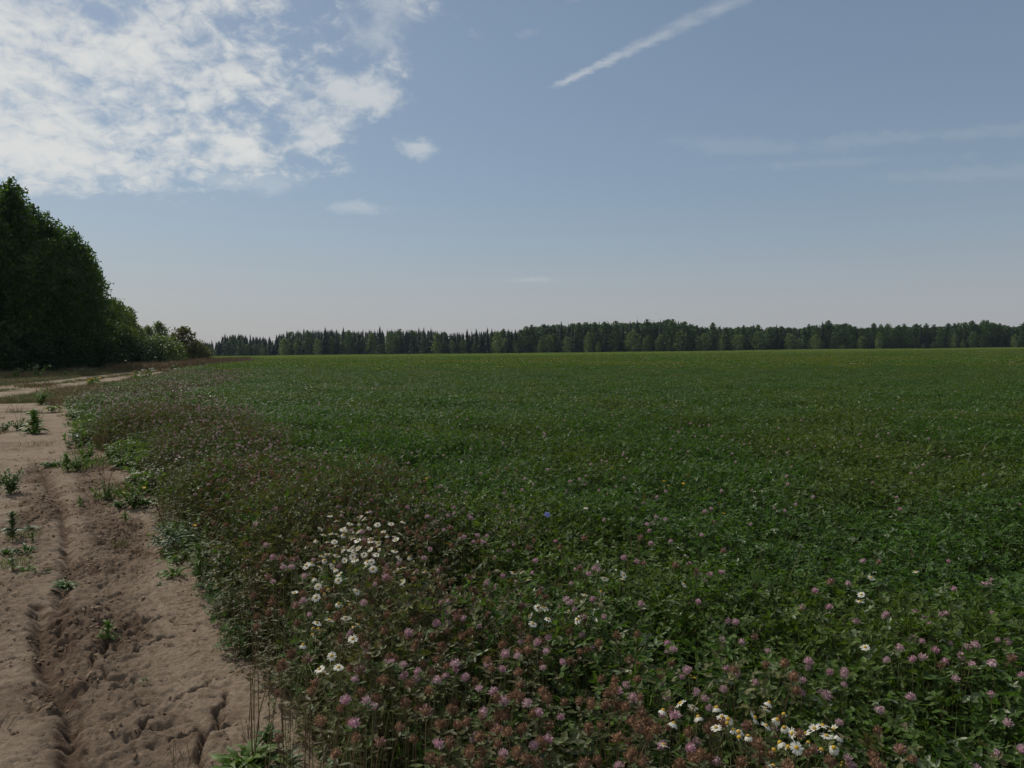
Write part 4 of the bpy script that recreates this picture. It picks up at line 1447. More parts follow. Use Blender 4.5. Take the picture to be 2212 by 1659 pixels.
pink_px = zoomed([(235, 215), (362, 295), (115, 300), (225, 403), (18, 470), (640, 475), (655, 545), (425, 570), (880, 455), (955, 470), (1110, 440), (1065, 530), (1000, 530), (990, 590), (855, 690), (755, 800), (660, 845), (940, 840), (855, 865),
                  (1070, 840), (1105, 878), (1150, 705), (1270, 760), (1335, 778), (1230, 805), (1030, 790), (1330, 700), (1505, 680), (1585, 660), (1615, 795), (1460, 900), (1690, 945), (1300, 855), (1310, 915), (225, 950), (340, 985), (335, 1010),
                  (15, 1050), (205, 1085), (65, 855), (600, 1165), (840, 1140), (1185, 995), (1450, 1080), (760, 1530), (390, 1575), (1490, 1640), (1690, 1480), (1430, 265), (1395, 222), (1460, 215), (1170, 335), (1130, 85), (600, 75), (475, 55)], 3200, 2200, 1.903)
pink_px += zoomed([(1370, 75), (1083, 137), (1255, 147), (1485, 165), (1845, 325), (600, 135), (600, 190), (350, 290), (720, 415), (775, 480), (537, 480), (290, 640), (165, 675), (590, 660), (855, 655), (925, 690), (970, 720), (1090, 650), (1205, 510), (1385, 445),
                   (1120, 378), (1785, 560), (2005, 600), (2035, 440), (2165, 490), (860, 965), (255, 945), (165, 1210), (550, 1150), (825, 1120), (1300, 965), (230, 465), (1890, 1035), (2195, 1145)], 2400, 2500, 2.212)
pink_px += zoomed([(1075, 100), (725, 185), (605, 40), (105, 80), (900, 350), (935, 375), (1035, 395), (1145, 385), (680, 430), (570, 620), (735, 655), (790, 645), (635, 780), (330, 740), (415, 755), (90, 700), (1300, 425), (1370, 345), (1450, 385), (1530, 375),
                   (1825, 335), (1855, 250), (1950, 318), (2155, 300), (1755, 500), (1640, 565), (1795, 865), (1835, 955), (1310, 1030), (2080, 910), (2195, 895), (2120, 755), (1665, 755), (2030, 645), (60, 350), (110, 230), (255, 300), (1710, 290), (840, 900), (545, 1135),
                   (580, 970), (1305, 15), (1385, 40), (110, 425), (640, 490), (1215, 735), (1845, 630), (1680, 660), (2110, 165)], 1100, 2500, 2.011)
pink_px += zoomed([(45, 390), (195, 380), (295, 300), (620, 300), (585, 350), (875, 370), (1195, 400), (940, 425), (1390, 450), (1215, 485), (1265, 478), (1105, 428), (220, 260), (60, 155), (150, 172), (420, 182), (700, 272), (760, 225), (900, 120), (1225, 102), (2085, 115),
                   (2055, 55), (1465, 375), (1960, 378), (1870, 525), (1810, 570), (1755, 605), (1320, 705), (1300, 680), (1245, 797), (1350, 605), (1380, 610), (1785, 790), (195, 690), (160, 730), (275, 605), (490, 775), (745, 800), (75, 860), (310, 965), (705, 1015), (655, 1045),
                   (855, 1015), (830, 1075), (780, 1090), (875, 1110), (1210, 990), (1270, 1000), (630, 1140), (285, 1070), (25, 1095), (140, 1140), (365, 1195), (155, 1225), (205, 1315), (630, 1300), (585, 1375), (655, 1385), (735, 1530), (1245, 1415), (1960, 1050), (1740, 1065),
                   (1740, 1105), (1860, 1120), (1810, 1115), (1675, 1000), (1550, 1000), (1975, 915), (2085, 1525), (1895, 640), (110, 475), (5, 570), (1095, 970), (1510, 835), (1335, 820), (920, 1540), (820, 1355)], 2000, 1800, 2.212)
pink_px += zoomed([(730, 190), (760, 375), (735, 270), (925, 215), (1000, 300), (1065, 275), (1165, 260), (1455, 190), (1420, 215), (1530, 232), (1775, 262), (1590, 318), (1655, 325), (1770, 322), (1540, 380), (1830, 400), (1460, 455), (1660, 455), (1610, 460), (1780, 505), (1750, 500),
                   (1965, 500), (1880, 495), (1935, 597), (1490, 660), (2030, 720), (1970, 850), (1955, 935), (2050, 895), (945, 525), (1120, 890), (1155, 895), (1030, 945), (980, 985), (940, 1075), (1310, 1080), (1490, 945), (1435, 1005), (1640, 1060), (1590, 1120), (1620, 1150), (1720, 1205),
                   (1640, 1190), (1975, 1140), (1880, 1080), (1550, 1255), (1320, 1350), (955, 1435), (830, 1285), (1150, 1610), (1275, 1645), (1385, 1640), (1705, 1640), (345, 805), (275, 800), (340, 690), (385, 715), (265, 685), (525, 660), (190, 720), (150, 840), (190, 855), (455, 865),
                   (490, 1155), (440, 1080), (385, 1090), (320, 1330), (320, 1480), (270, 1615), (45, 1330), (500, 250), (455, 270), (590, 215), (655, 205), (855, 255), (130, 125), (360, 20), (180, 365), (40, 385), (110, 425), (135, 555), (460, 330), (620, 335), (1135, 780), (1385, 760), (1445, 710)], 1000, 1900, 2.074)
brown_px = zoomed([(70, 550), (525, 430), (40, 680), (230, 720), (355, 650), (375, 740), (630, 740), (395, 905), (350, 975), (260, 1130), (380, 1210), (135, 590), (440, 810), (500, 940), (780, 900), (950, 850), (330, 830), (1190, 345), (1465, 370), (260, 265), (145, 110), (1405, 1100), (890, 1190), (1765, 980)], 2400, 2500, 2.212)
brown_px += zoomed([(1115, 40), (690, 75), (530, 130), (1340, 130), (605, 290), (1135, 150), (1240, 490), (1085, 505), (880, 410), (1080, 430), (1260, 370), (690, 520), (820, 570), (1050, 585), (520, 685), (605, 715), (370, 760), (1000, 800), (650, 890), (490, 990), (1400, 980), (1250, 1060), (1575, 975), (1990, 870),
                    (2020, 1060), (2110, 1050), (1840, 170), (1955, 430), (1975, 530), (2150, 510), (1500, 90), (1960, 215), (2040, 130), (290, 485), (320, 450), (970, 265), (745, 265), (1780, 630), (1760, 760), (1540, 760), (2140, 885), (1890, 1130), (1940, 990), (2190, 620), (1850, 660), (25, 850), (55, 270), (130, 210), (15, 490)], 1100, 2500, 2.011)
brown_px += zoomed([(1240, 325), (1190, 425), (1298, 415), (1320, 480), (1045, 500), (1175, 535), (1425, 515), (1485, 550), (1405, 650), (1305, 645), (1095, 705), (1210, 735), (740, 605), (665, 545), (670, 430), (945, 550), (1580, 745), (1625, 745), (1540, 810), (1155, 835), (1075, 855), (1880, 945), (1850, 1010), (1600, 930), (1490, 985),
                    (920, 1320), (755, 1385), (1140, 1185), (1360, 1300), (1590, 1385), (1070, 1385), (870, 1070), (1150, 1070), (1110, 1300), (945, 1160), (1370, 1410), (715, 1190), (740, 1185), (180, 1080), (265, 1105), (150, 1150), (125, 640), (490, 580), (440, 990), (240, 1600), (340, 1460), (255, 1530), (830, 1540), (1150, 1550), (1545, 1530), (1970, 1545), (1740, 1100), (1730, 955), (50, 1300), (60, 1110), (1830, 1270), (30, 1020), (390, 1240)], 1000, 1900, 2.074)


def edge_random(n, ymin, ymax, want_brown, rng):
    out = []
    while len(out) < n:
        v = rng.uniform(351 + 1.1 * FPX / ymax, 351 + 1.1 * FPX / ymin)
        u_ = rng.uniform(60, 1020)
        p = at(u_, v, 0.50 if want_brown else 0.44)
        bz = float(brown_zone(np.array([p[0]]), np.array([p[1]]))[0])
        e_ = float(field_edge(np.array([p[0]]), np.array([p[1]]))[0])
        if e_ > 0.02 and rng.uniform() < (bz if want_brown else 0.12 + 0.6 * bz):
            p[2] -= rng.uniform(0.0, 0.06)
            out.append(p)
    return out


r3 = np.random.default_rng(77)
pinks = []
for x, y in pink_px:
    p = P(x, y, 0.415)
    pinks.append(P(x, y, 0.415 + 0.085 * float(brown_zone(np.array([p[0]]), np.array([p[1]]))[0])))
pinks = [p for p in pinks if float(field_edge(np.array([p[0]]), np.array([p[1]]))[0]) > -0.15 and p[1] > 1.2]
browns = [P(x, y, 0.50) for x, y in brown_px]
pinks += edge_random(max(0, 300 - len(pinks)), 1.9, 9, False, r3)
browns += edge_random(max(0, 300 - len(browns)), 1.9, 6.0, True, r3)
for i, p in enumerate(pinks[:300]):
    p[2] += r3.uniform(-0.03, 0.03)
    bz = float(brown_zone(np.array([p[0]]), np.array([p[1]]))[0])
    q = r3.uniform()
    clover_flower(p, 'half' if q < 0.10 + 0.2 * bz else ('pale' if q < 0.5 else 'pink'), i)
for i, p in enumerate(browns[:300]):
    p[2] += r3.uniform(-0.03, 0.02)
    clover_flower(p, 'brown', 1000 + i)

# the rest of the blossoms, past counting
bl_src = proto_collection('blossom_source', [*pink_heads, *pale_heads, *brown_heads])
x, y = grid_points(-14, 14, 1.3, 14, 0.075, rng, lambda x, y: (field_edge(x, y) > 0.03) & wedge(x, y))
bz = brown_zone(x, y)
clus = sstep(0.5, 0.72, fbm(x * 0.8, y * 0.8, 3, 121))
pk = rng.uniform(0, 1, len(x))
keep = pk < (0.010 + 0.025 * clus + bz * np.where(y < 5, 0.30, 0.48))
x, y, bz = x[keep], y[keep], bz[keep]
isb = rng.uniform(0, 1, len(x)) < bz * np.where(y < 6.5, 0.82, 0.62)
idx = np.where(isb, rng.integers(5, 9, len(x)), np.where(y > 6.5, rng.integers(3, 5, len(x)), rng.integers(0, 5, len(x))))
zz = terrain(x, y) + np.clip(0.28 + field_edge(x, y) * 0.3, 0.22, 0.39) * rng.uniform(0.85, 1.2, len(x)) * (0.7 + 0.3 * thin(x, y)) * (1 + 0.28 * brown_zone(x, y))
sc_ = rng.uniform(0.8, 1.2, len(x))
scatter('clover_blossoms', np.stack([x, y, zz], 1), rng.uniform(0, 6.28, len(x)), rng.normal(0, 0.3, (len(x), 2)), np.stack([sc_] * 3, 1), idx, bl_src, 'small pink and brown clover heads strewn through the field')
x, y = grid_points(-35, 36, 14, 46, 0.14, rng, lambda x, y: (field_edge(x, y) > 0.05) & wedge(x, y))
bz = brown_zone(x, y)
clus = sstep(0.5, 0.75, fbm(x * 0.25, y * 0.25, 3, 123)) * np.interp(x / y, [-0.6, -0.1, 0.3], [1.0, 0.6, 0.25])
keep = rng.uniform(0, 1, len(x)) < (0.012 + 0.17 * clus + bz * 0.42)
x, y, bz = x[keep], y[keep], bz[keep]
isb = rng.uniform(0, 1, len(x)) < bz * 0.55
idx = np.where(isb, rng.integers(5, 9, len(x)), rng.integers(3, 5, len(x)))
sc_ = rng.uniform(1.0, 1.6, len(x))
scatter('distant_blossoms', np.stack([x, y, terrain(x, y) + rng.uniform(0.32, 0.40, len(x))], 1), rng.uniform(0, 6.28, len(x)), rng.normal(0, 0.3, (len(x), 2)), np.stack([sc_] * 3, 1), idx, bl_src,
        'tiny clover heads speckling the middle of the field')


def petal_ring(seed, n, L, w, droop, mat, name='petals', r0=0.0045, missing=0.0):
    rng = np.random.default_rng(seed)
    mb = MB()
    for k in range(n):
        if rng.uniform() < missing:
            continue
        a = 2 * math.pi * (k + rng.uniform(-0.2, 0.2)) / n
        dr = droop + rng.normal(0, 0.13)
        l_ = L * rng.uniform(0.85, 1.1)
        c, s = math.cos(a), math.sin(a)
        pts = []
        for t, wd in ((0.0, 0.45), (0.45, 1.0), (0.85, 0.9), (1.0, 0.4)):
            rr2 = r0 + l_ * t * math.cos(dr * (0.4 + 0.6 * t))
            zz2 = -l_ * t * math.sin(dr * (0.4 + 0.6 * t))
            for sg in (-1, 1):
                pts.append((c * rr2 - s * sg * w * wd * 0.5, s * rr2 + c * sg * w * wd * 0.5, zz2))
        mb.add(pts, [(0, 1, 3, 2), (2, 3, 5, 4), (4, 5, 7, 6)], mat)
    return mb.mesh(name)


petals = {'open': [petal_ring(600 + i, 15, 0.0145, 0.0050, 0.12, M['white']) for i in range(3)], 'drooping': [petal_ring(610 + i, 15, 0.0145, 0.0048, 0.95, M['white']) for i in range(3)],
          'cupped': [petal_ring(620, 14, 0.0135, 0.0050, -0.35, M['white'])], 'shed': [petal_ring(630, 12, 0.008, 0.003, 1.25, M['white'], missing=0.6)]}
d_mb = MB()
uv_dome(d_mb, M['yellow'], (0, 0, -0.001), 0.0062, 0.0062, -0.15, 9, 4)
disc_me = d_mb.mesh('flower_disc', True)
d_st = [stem_mesh(640 + i, M['stem'], 0.10, 0.0011) for i in range(5)]


def feather_leaf(seed):
    rng = np.random.default_rng(seed)
    mb = MB()
    n = 26
    z = rng.uniform(0.1, 0.8, n)
    az = rng.uniform(0, 6.28, n)
    p = np.stack([np.zeros(n), np.zeros(n), z], 1)
    d = np.stack([np.cos(az), np.sin(az), rng.uniform(0.3, 1.0, n)], 1)
    mb.add_many(blades(p, d, rng.uniform(0.03, 0.07, n), np.full(n, 0.0022), rng.uniform(0, 0.3, n), rng), BLADE_T, M['stem'])
    return mb.mesh('leaf')


feath = [feather_leaf(650 + i) for i in range(3)]

da = [(765, 325), (915, 340), (975, 330), (905, 383), (945, 373), (830, 412), (790, 435), (785, 468), (585, 450), (608, 482), (778, 505), (545, 540), (1107, 470), (725, 477), (1170, 385), (1200, 495), (1243, 495), (1140, 520), (1270, 407), (1073, 563), (700, 560), (1000, 555),
      (640, 632), (765, 640), (790, 610), (850, 632), (1065, 625), (1027, 657), (1200, 622), (620, 690), (868, 670), (945, 678), (1323, 685), (1237, 692), (785, 708), (862, 728), (972, 705), (1007, 723), (468, 750), (515, 755), (580, 755), (707, 775), (957, 788), (1020, 783),
      (1270, 742), (1213, 783), (1357, 785), (1455, 785), (530, 862), (820, 855), (562, 908), (732, 890), (370, 955), (548, 985), (650, 932), (735, 1080), (825, 1090), (598, 672), (680, 745), (700, 722), (615, 980), (1265, 895)]
da2 = [(555, 1210), (658, 1240), (797, 1210), (853, 1245), (853, 1325), (525, 1310), (520, 1350), (440, 1400), (677, 1530), (735, 1575), (578, 1630), (612, 1612), (900, 1275)]
db = [(710, 693), (560, 785), (690, 790), (825, 770), (868, 810), (655, 860), (1030, 770), (1080, 815), (1135, 850), (1125, 900), (1180, 910), (1225, 910), (1025, 913), (1370, 867), (1465, 773), (1497, 718), (1625, 757), (1570, 885), (1630, 865), (1470, 935), (1697, 930), (1310, 1025),
      (1590, 1040), (1815, 930), (1895, 945), (1970, 915), (2065, 950), (2120, 985), (2005, 980), (2070, 1080), (1845, 1040), (1960, 1090), (1740, 1125), (1540, 1110), (1535, 1215), (1665, 1100), (1230, 980), (565, 1045)]
dc = [(195, 1105), (115, 1088), (250, 1125), (335, 1385), (380, 1390), (400, 1395), (260, 1440), (425, 1470), (290, 1540), (610, 1400), (685, 1503), (755, 1305), (740, 1270), (893, 1225), (1095, 1075), (1085, 1140), (1630, 1195), (925, 1165), (760, 520), (260, 275)]
dd_ = [(540, 235), (465, 357), (455, 405), (495, 735), (880, 145)]
SHED = {(650, 932), (825, 1090), (700, 722), (615, 980), (525, 1310), (520, 1350), (1125, 900), (1625, 757), (1845, 1040), (1960, 1090), (1540, 1110), (1665, 1100), (1230, 980), (940, 1300)}
DROOP = {(915, 340), (905, 383), (778, 505), (545, 540), (1140, 520), (765, 640), (1065, 625), (1027, 657), (515, 755), (862, 728), (740, 1080), (735, 1080), (440, 1400), (1323, 685), (560, 785), (690, 790), (868, 810), (655, 860), (1030, 770), (1135, 850), (1180, 910), (1225, 910), (1570, 885), (1630, 865),
         (1590, 1040), (1310, 1025), (2070, 1080), (1497, 718), (2120, 985), (620, 690), (707, 775), (530, 862)}


def daisy(px, py, src, spot, i, lift):
    p = P(px, py, lift)
    rnd = random.Random(900 + i)
    p[2] += rnd.uniform(-0.015, 0.015)
    kind = 'shed' if src in SHED else ('drooping' if src in DROOP else ('cupped' if rnd.random() < 0.12 else 'open'))
    g = ground_z(p[0], p[1])
    h = p[2] - g
    sm, (bx_, by_) = rnd.choice(d_st)
    rz = rnd.uniform(0, 6.28)
    off = Matrix.Rotation(rz, 3, 'Z') @ Vector((bx_, by_, 0))
    o = bpy.data.objects.new('daisy', None)
    COL.objects.link(o)
    o.location = (p[0] - off[0], p[1] - off[1], g)
    o.rotation_euler = (0, 0, rz)
    look = {'open': 'white daisy with spread petals', 'drooping': 'white daisy with hanging petals', 'cupped': 'white daisy with petals turned up', 'shed': 'withered daisy with bare yellow disc'}[kind]
    tilt = (rnd.gauss(0, 0.35), rnd.gauss(0, 0.35), rnd.uniform(0, 6))
    if src in ((732, 890), (548, 985), (562, 908), (1020, 783), (1007, 723), (677, 1530), (785, 708), (1740, 1125)):
        m = Matrix.Rotation(-rz, 3, 'Z') @ Matrix.Rotation(0.75, 3, 'X')          # these face the lane
        tilt = m.to_euler()
    s = rnd.uniform(0.78, 1.05)
    v = Matrix.Rotation(rz, 3, 'Z') @ (Euler(tilt).to_matrix() @ Vector((0, 0, 1)))
    lean = 'facing up' if v.z > 0.965 else (('facing fieldward' if v.x > 0 else 'facing laneward') if abs(v.x) > abs(v.y) else ('facing away' if v.y > 0 else 'facing forward'))
    tag(o, f'{look}, {lean}, {spot}', 'daisy', 'daisies ' + spot)
    obj('stem', sm, o, scale=(1, 1, h))
    hd = obj('flower_disc', disc_me, o, (bx_, by_, h + 0.001), tilt, (s, s, s * rnd.uniform(0.7, 1.1)))
    obj('petals', rnd.choice(petals[kind]), o, (bx_, by_, h), tilt, (s, s, s))
    obj('foliage', rnd.choice(feath), o, (0, 0, 0), (0, 0, rnd.uniform(0, 6)), (1, 1, h), kind='stuff')
    return o


n_d = 0
for lst, ox, oy, s, f in ((da, 1000, 1900, 2.074, 'a'), (da2, 1000, 1900, 2.074, 'a2'), (db, 2400, 2500, 2.212, 'b'), (dc, 2000, 1800, 2.212, 'c'), (dd_, 3200, 2200, 1.903, 'd')):
    for q in lst:
        px, py = ox + q[0] / s, oy + q[1] / s
        if f == 'a':
            spot = ('far side of the daisy patch' if q[1] < 480 else ('middle of the larger patch' if q[1] < 700 else 'near side of the daisy patch'))
            spot += ', lane side' if q[0] < 700 else (', field side' if q[0] > 1050 else '')
        elif f == 'a2':
            spot = 'small daisy strip before the patch' + (', lane side' if q[0] < 600 else '')
        elif f == 'b':
            spot = 'nearest daisy patch' + (', its left end' if q[0] < 900 else (', its right end' if q[0] > 1800 else ', its middle'))
        elif f == 'c':
            spot = 'among pink clover between the daisy patches' if q[0] < 450 else ('alone by the blue flower' if q[1] < 600 else 'in green clover between the daisy patches')
        else:
            spot = 'alone in green clover far right'
        daisy(px, py, q, spot, n_d, 0.585 if f in ('a', 'a2') else 0.50)
        n_d += 1

for i in range(26):
    q = (r3.normal(900, 190), r3.normal(600, 130))
    daisy(1000 + q[0] / 2.074, 1900 + q[1] / 2.074, q, 'small one within the larger daisy patch', n_d, 0.60)
    n_d += 1

# tiny white flowers further back along the lane
wh_src = proto_collection('white_source', [petals['open'][0], petals['open'][1]])
pts = []
for (px, py, n, sp) in ((690, 1835, 16, 30), (800, 1815, 10, 30), (620, 1880, 14, 26), (560, 1890, 8, 20), (770, 1560, 30, 40), (1080, 2030, 14, 40), (1500, 1540, 10, 30), (3600, 1590, 9, 30), (3960, 1520, 9, 30), (1240, 1790, 4, 12), (2420, 1440, 5, 30), (3900, 1640, 8, 40)):
    for _ in range(n):
        p = P(px + r3.normal(0, sp), py + r3.normal(0, sp * 0.25), 0.38)
        pts.append(tuple(p))
pts = np.array(pts)
scw = np.clip(pts[:, 1] / 16, 0.6, 1.6)
scatter('white_blossoms', pts, r3.uniform(0, 6.28, len(pts)), r3.normal(0, 0.3, (len(pts), 2)), np.stack([scw] * 3, 1), r3.integers(0, 2, len(pts)), wh_src, 'tiny white flowers dotted along the field edge')

# chicory and yellow hawkweed
ch = bpy.data.objects.new('chicory', None)
COL.objects.link(ch)
sm, (bx_, by_) = stem_mesh(700, M['stem'], 0.08, 0.002)
hch = CHIC[2] - ground_z(CHIC[0], CHIC[1])
ch.location = (CHIC[0] - bx_, CHIC[1] - by_, ground_z(CHIC[0], CHIC[1]))
tag(ch, 'single pale blue chicory flower standing above the green clover', 'flower')
obj('stem', sm, ch, scale=(1, 1, hch))
obj('petals', petal_ring(701, 17, 0.019, 0.0055, 0.15, M['blue'], r0=0.001), ch, (bx_, by_, hch), (0.95, 0.1, 0))
mbk = MB()
uv_dome(mbk, M['blue'], (0, 0, 0), 0.004, 0.004, -0.2, 6, 3)
obj('flower_disc', mbk.mesh('flower_disc'), ch, (bx_, by_, hch), (0.95, 0.1, 0))
hawk_ring = [petal_ring(710 + i, 18, 0.010, 0.004, -0.1 + 0.2 * i, M['gold'], r0=0.001) for i in range(2)]
yl = [(2445, 1873, 'by the yellow flowers left of mid-field'), (2488, 1873, 'by the yellow flowers left of mid-field'), (2752, 1902, 'in green clover behind the blue flower'), (2785, 1915, 'in green clover behind the blue flower'), (2733, 1934, 'in green clover behind the blue flower'), (2657, 1923, 'in green clover behind the blue flower'),
      (2673, 1942, 'in green clover behind the blue flower'), (2834, 1958, 'in green clover behind the blue flower'), (2877, 2013, 'in green clover right of the blue flower'), (2563, 2152, 'on a pink clover flower right of the blue flower'), (1405, 1924, 'behind the larger daisy patch'), (1706, 1913, 'by the dark gap behind the daisies'), (2771, 2708, 'beside two pink clover flowers above the nearest daisies'),
      (1277, 2516, 'in the small strip of daisies'), (1673, 2185, 'at the field side of the daisy patch'), (1791, 2173, 'at the field side of the daisy patch'), (3380, 3058, 'below the nearest daisy patch'), (780, 2100, 'at the clover edge by the dirt lane'), (2894, 2053, 'in green clover right of the blue flower'), (2655, 1923, 'in green clover behind the blue flower')]
for i, (px, py, spot) in enumerate(yl):
    lift = 0.30 if (px, py) == (780, 2100) else 0.41
    p = P(px, py, lift)
    sm, (bx_, by_) = st_green[i % 4]
    g = ground_z(p[0], p[1])
    o = bpy.data.objects.new('hawkweed', None)
    COL.objects.link(o)
    o.location = (p[0] - bx_, p[1] - by_, g)
    tag(o, f'small golden yellow flower {spot}', 'flower', 'golden flowers ' + spot)
    obj('stem', sm, o, scale=(1, 1, p[2] - g))
    s = 1.0 + 0.05 * p[1]
    obj('petals', hawk_ring[i % 2], o, (bx_, by_, p[2] - g), (0.3 * math.sin(i), 0.3, i), (s, s, s))


# ------------------------------------------------------------------ weeds on the bare lane and along the road
def weed_leaf(mat, lobes=4, ratio=0.32, seed=0, curl=0.25):
    """a single toothed leaf 1 m long along +X, to be scaled"""
    rng = np.random.default_rng(seed)
    vs, fs = [], []
    n = lobes * 2 + 1
    for k in range(n + 1):
        t = k / n
        w = ratio * math.sin(math.pi * min(0.97, t * 0.9 + 0.08)) ** 0.8 * (1.0 if k % 2 else 0.62) * 0.5
        z = curl * math.sin(math.pi * t * 0.9) - 0.28 * t * t
        vs += [(t, -w, z + 0.25 * w), (t, 0, z), (t, w, z + 0.25 * w)]
    for k in range(n):
        a, b = k * 3, k * 3 + 3
        fs += [(a, a + 1, b + 1, b), (a + 1, a + 2, b + 2, b + 1)]
    mb = MB()
    mb.add(vs, fs, mat)
    return mb.mesh('leaf')


WL = {k: [weed_leaf(M[k], 4, 0.34, 1), weed_leaf(M[k], 3, 0.26, 2, 0.35), weed_leaf(M[k], 5, 0.42, 3, 0.15)] for k in ('weed', 'weed_dark', 'weed_pale')}


def weed(px, py, kind, size, label, mat='weed', nleaf=14, flowers=0, height=None, bare_stems=0, name='weed_plant', seed=None, group=None):
    """kind: rosette (leaves from the ground), upright (leaves up one stem), bushy (several leafy stems)"""
    p = P(px, py)
    rnd = random.Random(seed if seed is not None else int(px * 3 + py))
    o = bpy.data.objects.new(name, None)
    COL.objects.link(o)
    o.location = (p[0], p[1], ground_z(p[0], p[1]) - 0.004)
    tag(o, label, 'weed', group or 'weeds on the dirt lane')
    stems = {'rosette': 0, 'upright': 1, 'bushy': 7}[kind]
    H = (height or size * (0.0 if kind == 'rosette' else 1.1)) * (1.0 if kind == 'bushy' else 0.9)
    tops = []
    for s in range(stems):
        az = s * 2.399 + rnd.uniform(-0.4, 0.4)
        ln = rnd.uniform(0.25, 0.8) * (0 if stems == 1 else 1)
        hh = H * rnd.uniform(0.6, 1.05) * (1.0 - 0.25 * ln)
        tip = Vector((math.cos(az) * ln * size * 0.8, math.sin(az) * ln * size * 0.8, hh))
        mb = MB()
        mb.tube([(0, 0, 0), tuple(tip * 0.5 + Vector((0, 0, 0.05 * hh))), tuple(tip)], [0.003 + 0.008 * size, 0.002 + 0.005 * size, 0.002], 5, M['stem'])
        obj('stem', mb.mesh('stem'), o)
        tops.append(tip)
    nleaf = int(nleaf * (3.2 if kind == 'bushy' else 2.4))
    for k in range(nleaf):
        az = k * 2.399 + rnd.uniform(-0.3, 0.3)
        if kind == 'rosette':
            q = rnd.random()
            rr2 = size * 0.25 * q
            loc = (math.cos(az) * rr2, math.sin(az) * rr2, 0.008 + 0.05 * size)
            pitch, L = -rnd.uniform(0.0, 0.55) - 0.6 * (1 - q), size * rnd.uniform(0.26, 0.62)
        else:
            tp = tops[k % stems]
            t = 0.05 + 0.95 * (k // stems + rnd.random() * 0.6) / (nleaf / stems)
            t = min(t, 1.0)
            loc = tuple(tp * t)
            pitch = -rnd.uniform(0.0, 0.8) - 0.4 * t
            L = size * ((0.50 if kind == 'upright' else 0.40) - 0.20 * t) * rnd.uniform(0.75, 1.2) * (1.0 if kind == 'upright' else 0.85)
        w = rnd.uniform(0.75, 1.25)
        obj('leaf', rnd.choice(WL[mat]), o, loc, (rnd.gauss(0, 0.3), pitch, az), (L, L * w, L))
    for k in range(flowers):
        az = k * 2.6 + 0.5
        h2 = (H if H else size) * rnd.uniform(0.5, 0.95)
        loc = (math.cos(az) * size * 0.35, math.sin(az) * size * 0.35, h2)
        mb = MB()
        mb.tube([(0, 0, 0), (loc[0] * 0.7, loc[1] * 0.7, h2 * 0.6), loc], [0.003, 0.0025, 0.002], 4, M['stem'])
        st = obj('stem', mb.mesh('stem'), o)
        obj('flower', hawk_ring[k % 2], st, loc, (0.3, 0.2, k), (1.8, 1.8, 1.8))
    for k in range(bare_stems):
        az = rnd.uniform(0, 6.28)
        h2 = size * rnd.uniform(1.3, 2.0)
        mb = MB()
        tip = (math.cos(az) * 0.25 * h2, math.sin(az) * 0.25 * h2, h2)
        mb.tube([(0, 0, 0), (tip[0] * 0.35, tip[1] * 0.35, h2 * 0.55), tip], [0.003, 0.0025, 0.0015], 4, M['stem_dry'])
        q = []
        for j in range(9):
            f = 0.6 + 0.4 * j / 8
            c = np.array(tip) * f + np.array([rnd.gauss(0, 0.012), rnd.gauss(0, 0.012), 0.01])
            q.append(c)
        mb.add_many(leaf_quads(np.array(q), 0.022, np.random.default_rng(k + 3)), [(0, 1, 2, 3)], M['rust'])
        obj('seed_stem', mb.mesh('seed_stem'), o)
    return o


def grass_clump(px, py, n, rad, h, mats, label, w=0.005, group='weeds on the dirt lane'):
    p = P(px, py)
    me = tuft_mesh(int(px + py), n, rad, h, mats, w, 0.45).mesh('grass_clump')
    return obj('grass_clump', me, loc=(p[0], p[1], ground_z(p[0], p[1]) - 0.003), label=label, cat='grass tuft', group=group)


weed(40, 1975, 'bushy', 0.30, 'large dark leafy weed bush at the left picture edge on the lane', 'weed_dark', 44, height=0.30)
weed(-25, 1968, 'bushy', 0.28, 'dark leafy weed behind the large bush, cut by the picture edge', 'weed_dark', 30, height=0.26)
weed(75, 1722, 'bushy', 0.36, 'dark green weed with a dead stalk at the far end of the lane', 'weed_dark', 26, bare_stems=2, height=0.28)
weed(15, 1728, 'bushy', 0.32, 'dark green low weed at the picture edge at the far end of the lane', 'weed_dark', 26, height=0.24)
weed(138, 1735, 'upright', 0.5, 'taller green weed with a yellow flower at the far end of the lane', 'weed', 22, flowers=1, height=0.55)
weed(130, 1738, 'rosette', 0.32, 'low bright green weed at the foot of the taller yellow-flowered one', 'weed', 12)
weed(345, 1845, 'bushy', 0.34, 'bright green bushy weed pair running slantwise across the lane, its field side', 'weed', 34, height=0.32)
weed(310, 1885, 'bushy', 0.26, 'bright green bushy weed pair running slantwise across the lane, its near side', 'weed', 28, height=0.22)
weed(268, 1886, 'upright', 0.26, 'small upright weed at the lane side of the slanting bushy weeds', 'weed', 14, height=0.26)
weed(210, 1872, 'rosette', 0.20, 'low bluish green mat on the lane', 'weed_dark', 18)
weed(180, 1868, 'rosette', 0.16, 'small bluish green rosette touching the low mat on the lane', 'weed_dark', 12)
weed(165, 1620, 'bushy', 0.6, 'leafy green weed where the lane meets the grassy verge', 'weed', 30, height=0.5)
weed(205, 1648, 'rosette', 0.4, 'low green weed beside the leafy one at the end of the lane', 'weed', 14)
weed(270, 1625, 'bushy', 0.4, 'low dark weed at the field side of the end of the lane', 'weed_dark', 20, height=0.28)
weed(275, 1705, 'rosette', 0.22, 'tiny dark spiky weed alone on the far lane', 'weed_dark', 10)
weed(425, 2000, 'bushy', 0.24, 'green weed with several brown dead stalks in the middle of the lane', 'weed', 26, bare_stems=5, height=0.20)
weed(535, 2035, 'bushy', 0.26, 'big dark green leafy weed with two yellow flowers on the lane', 'weed', 46, flowers=2, height=0.27, bare_stems=2)
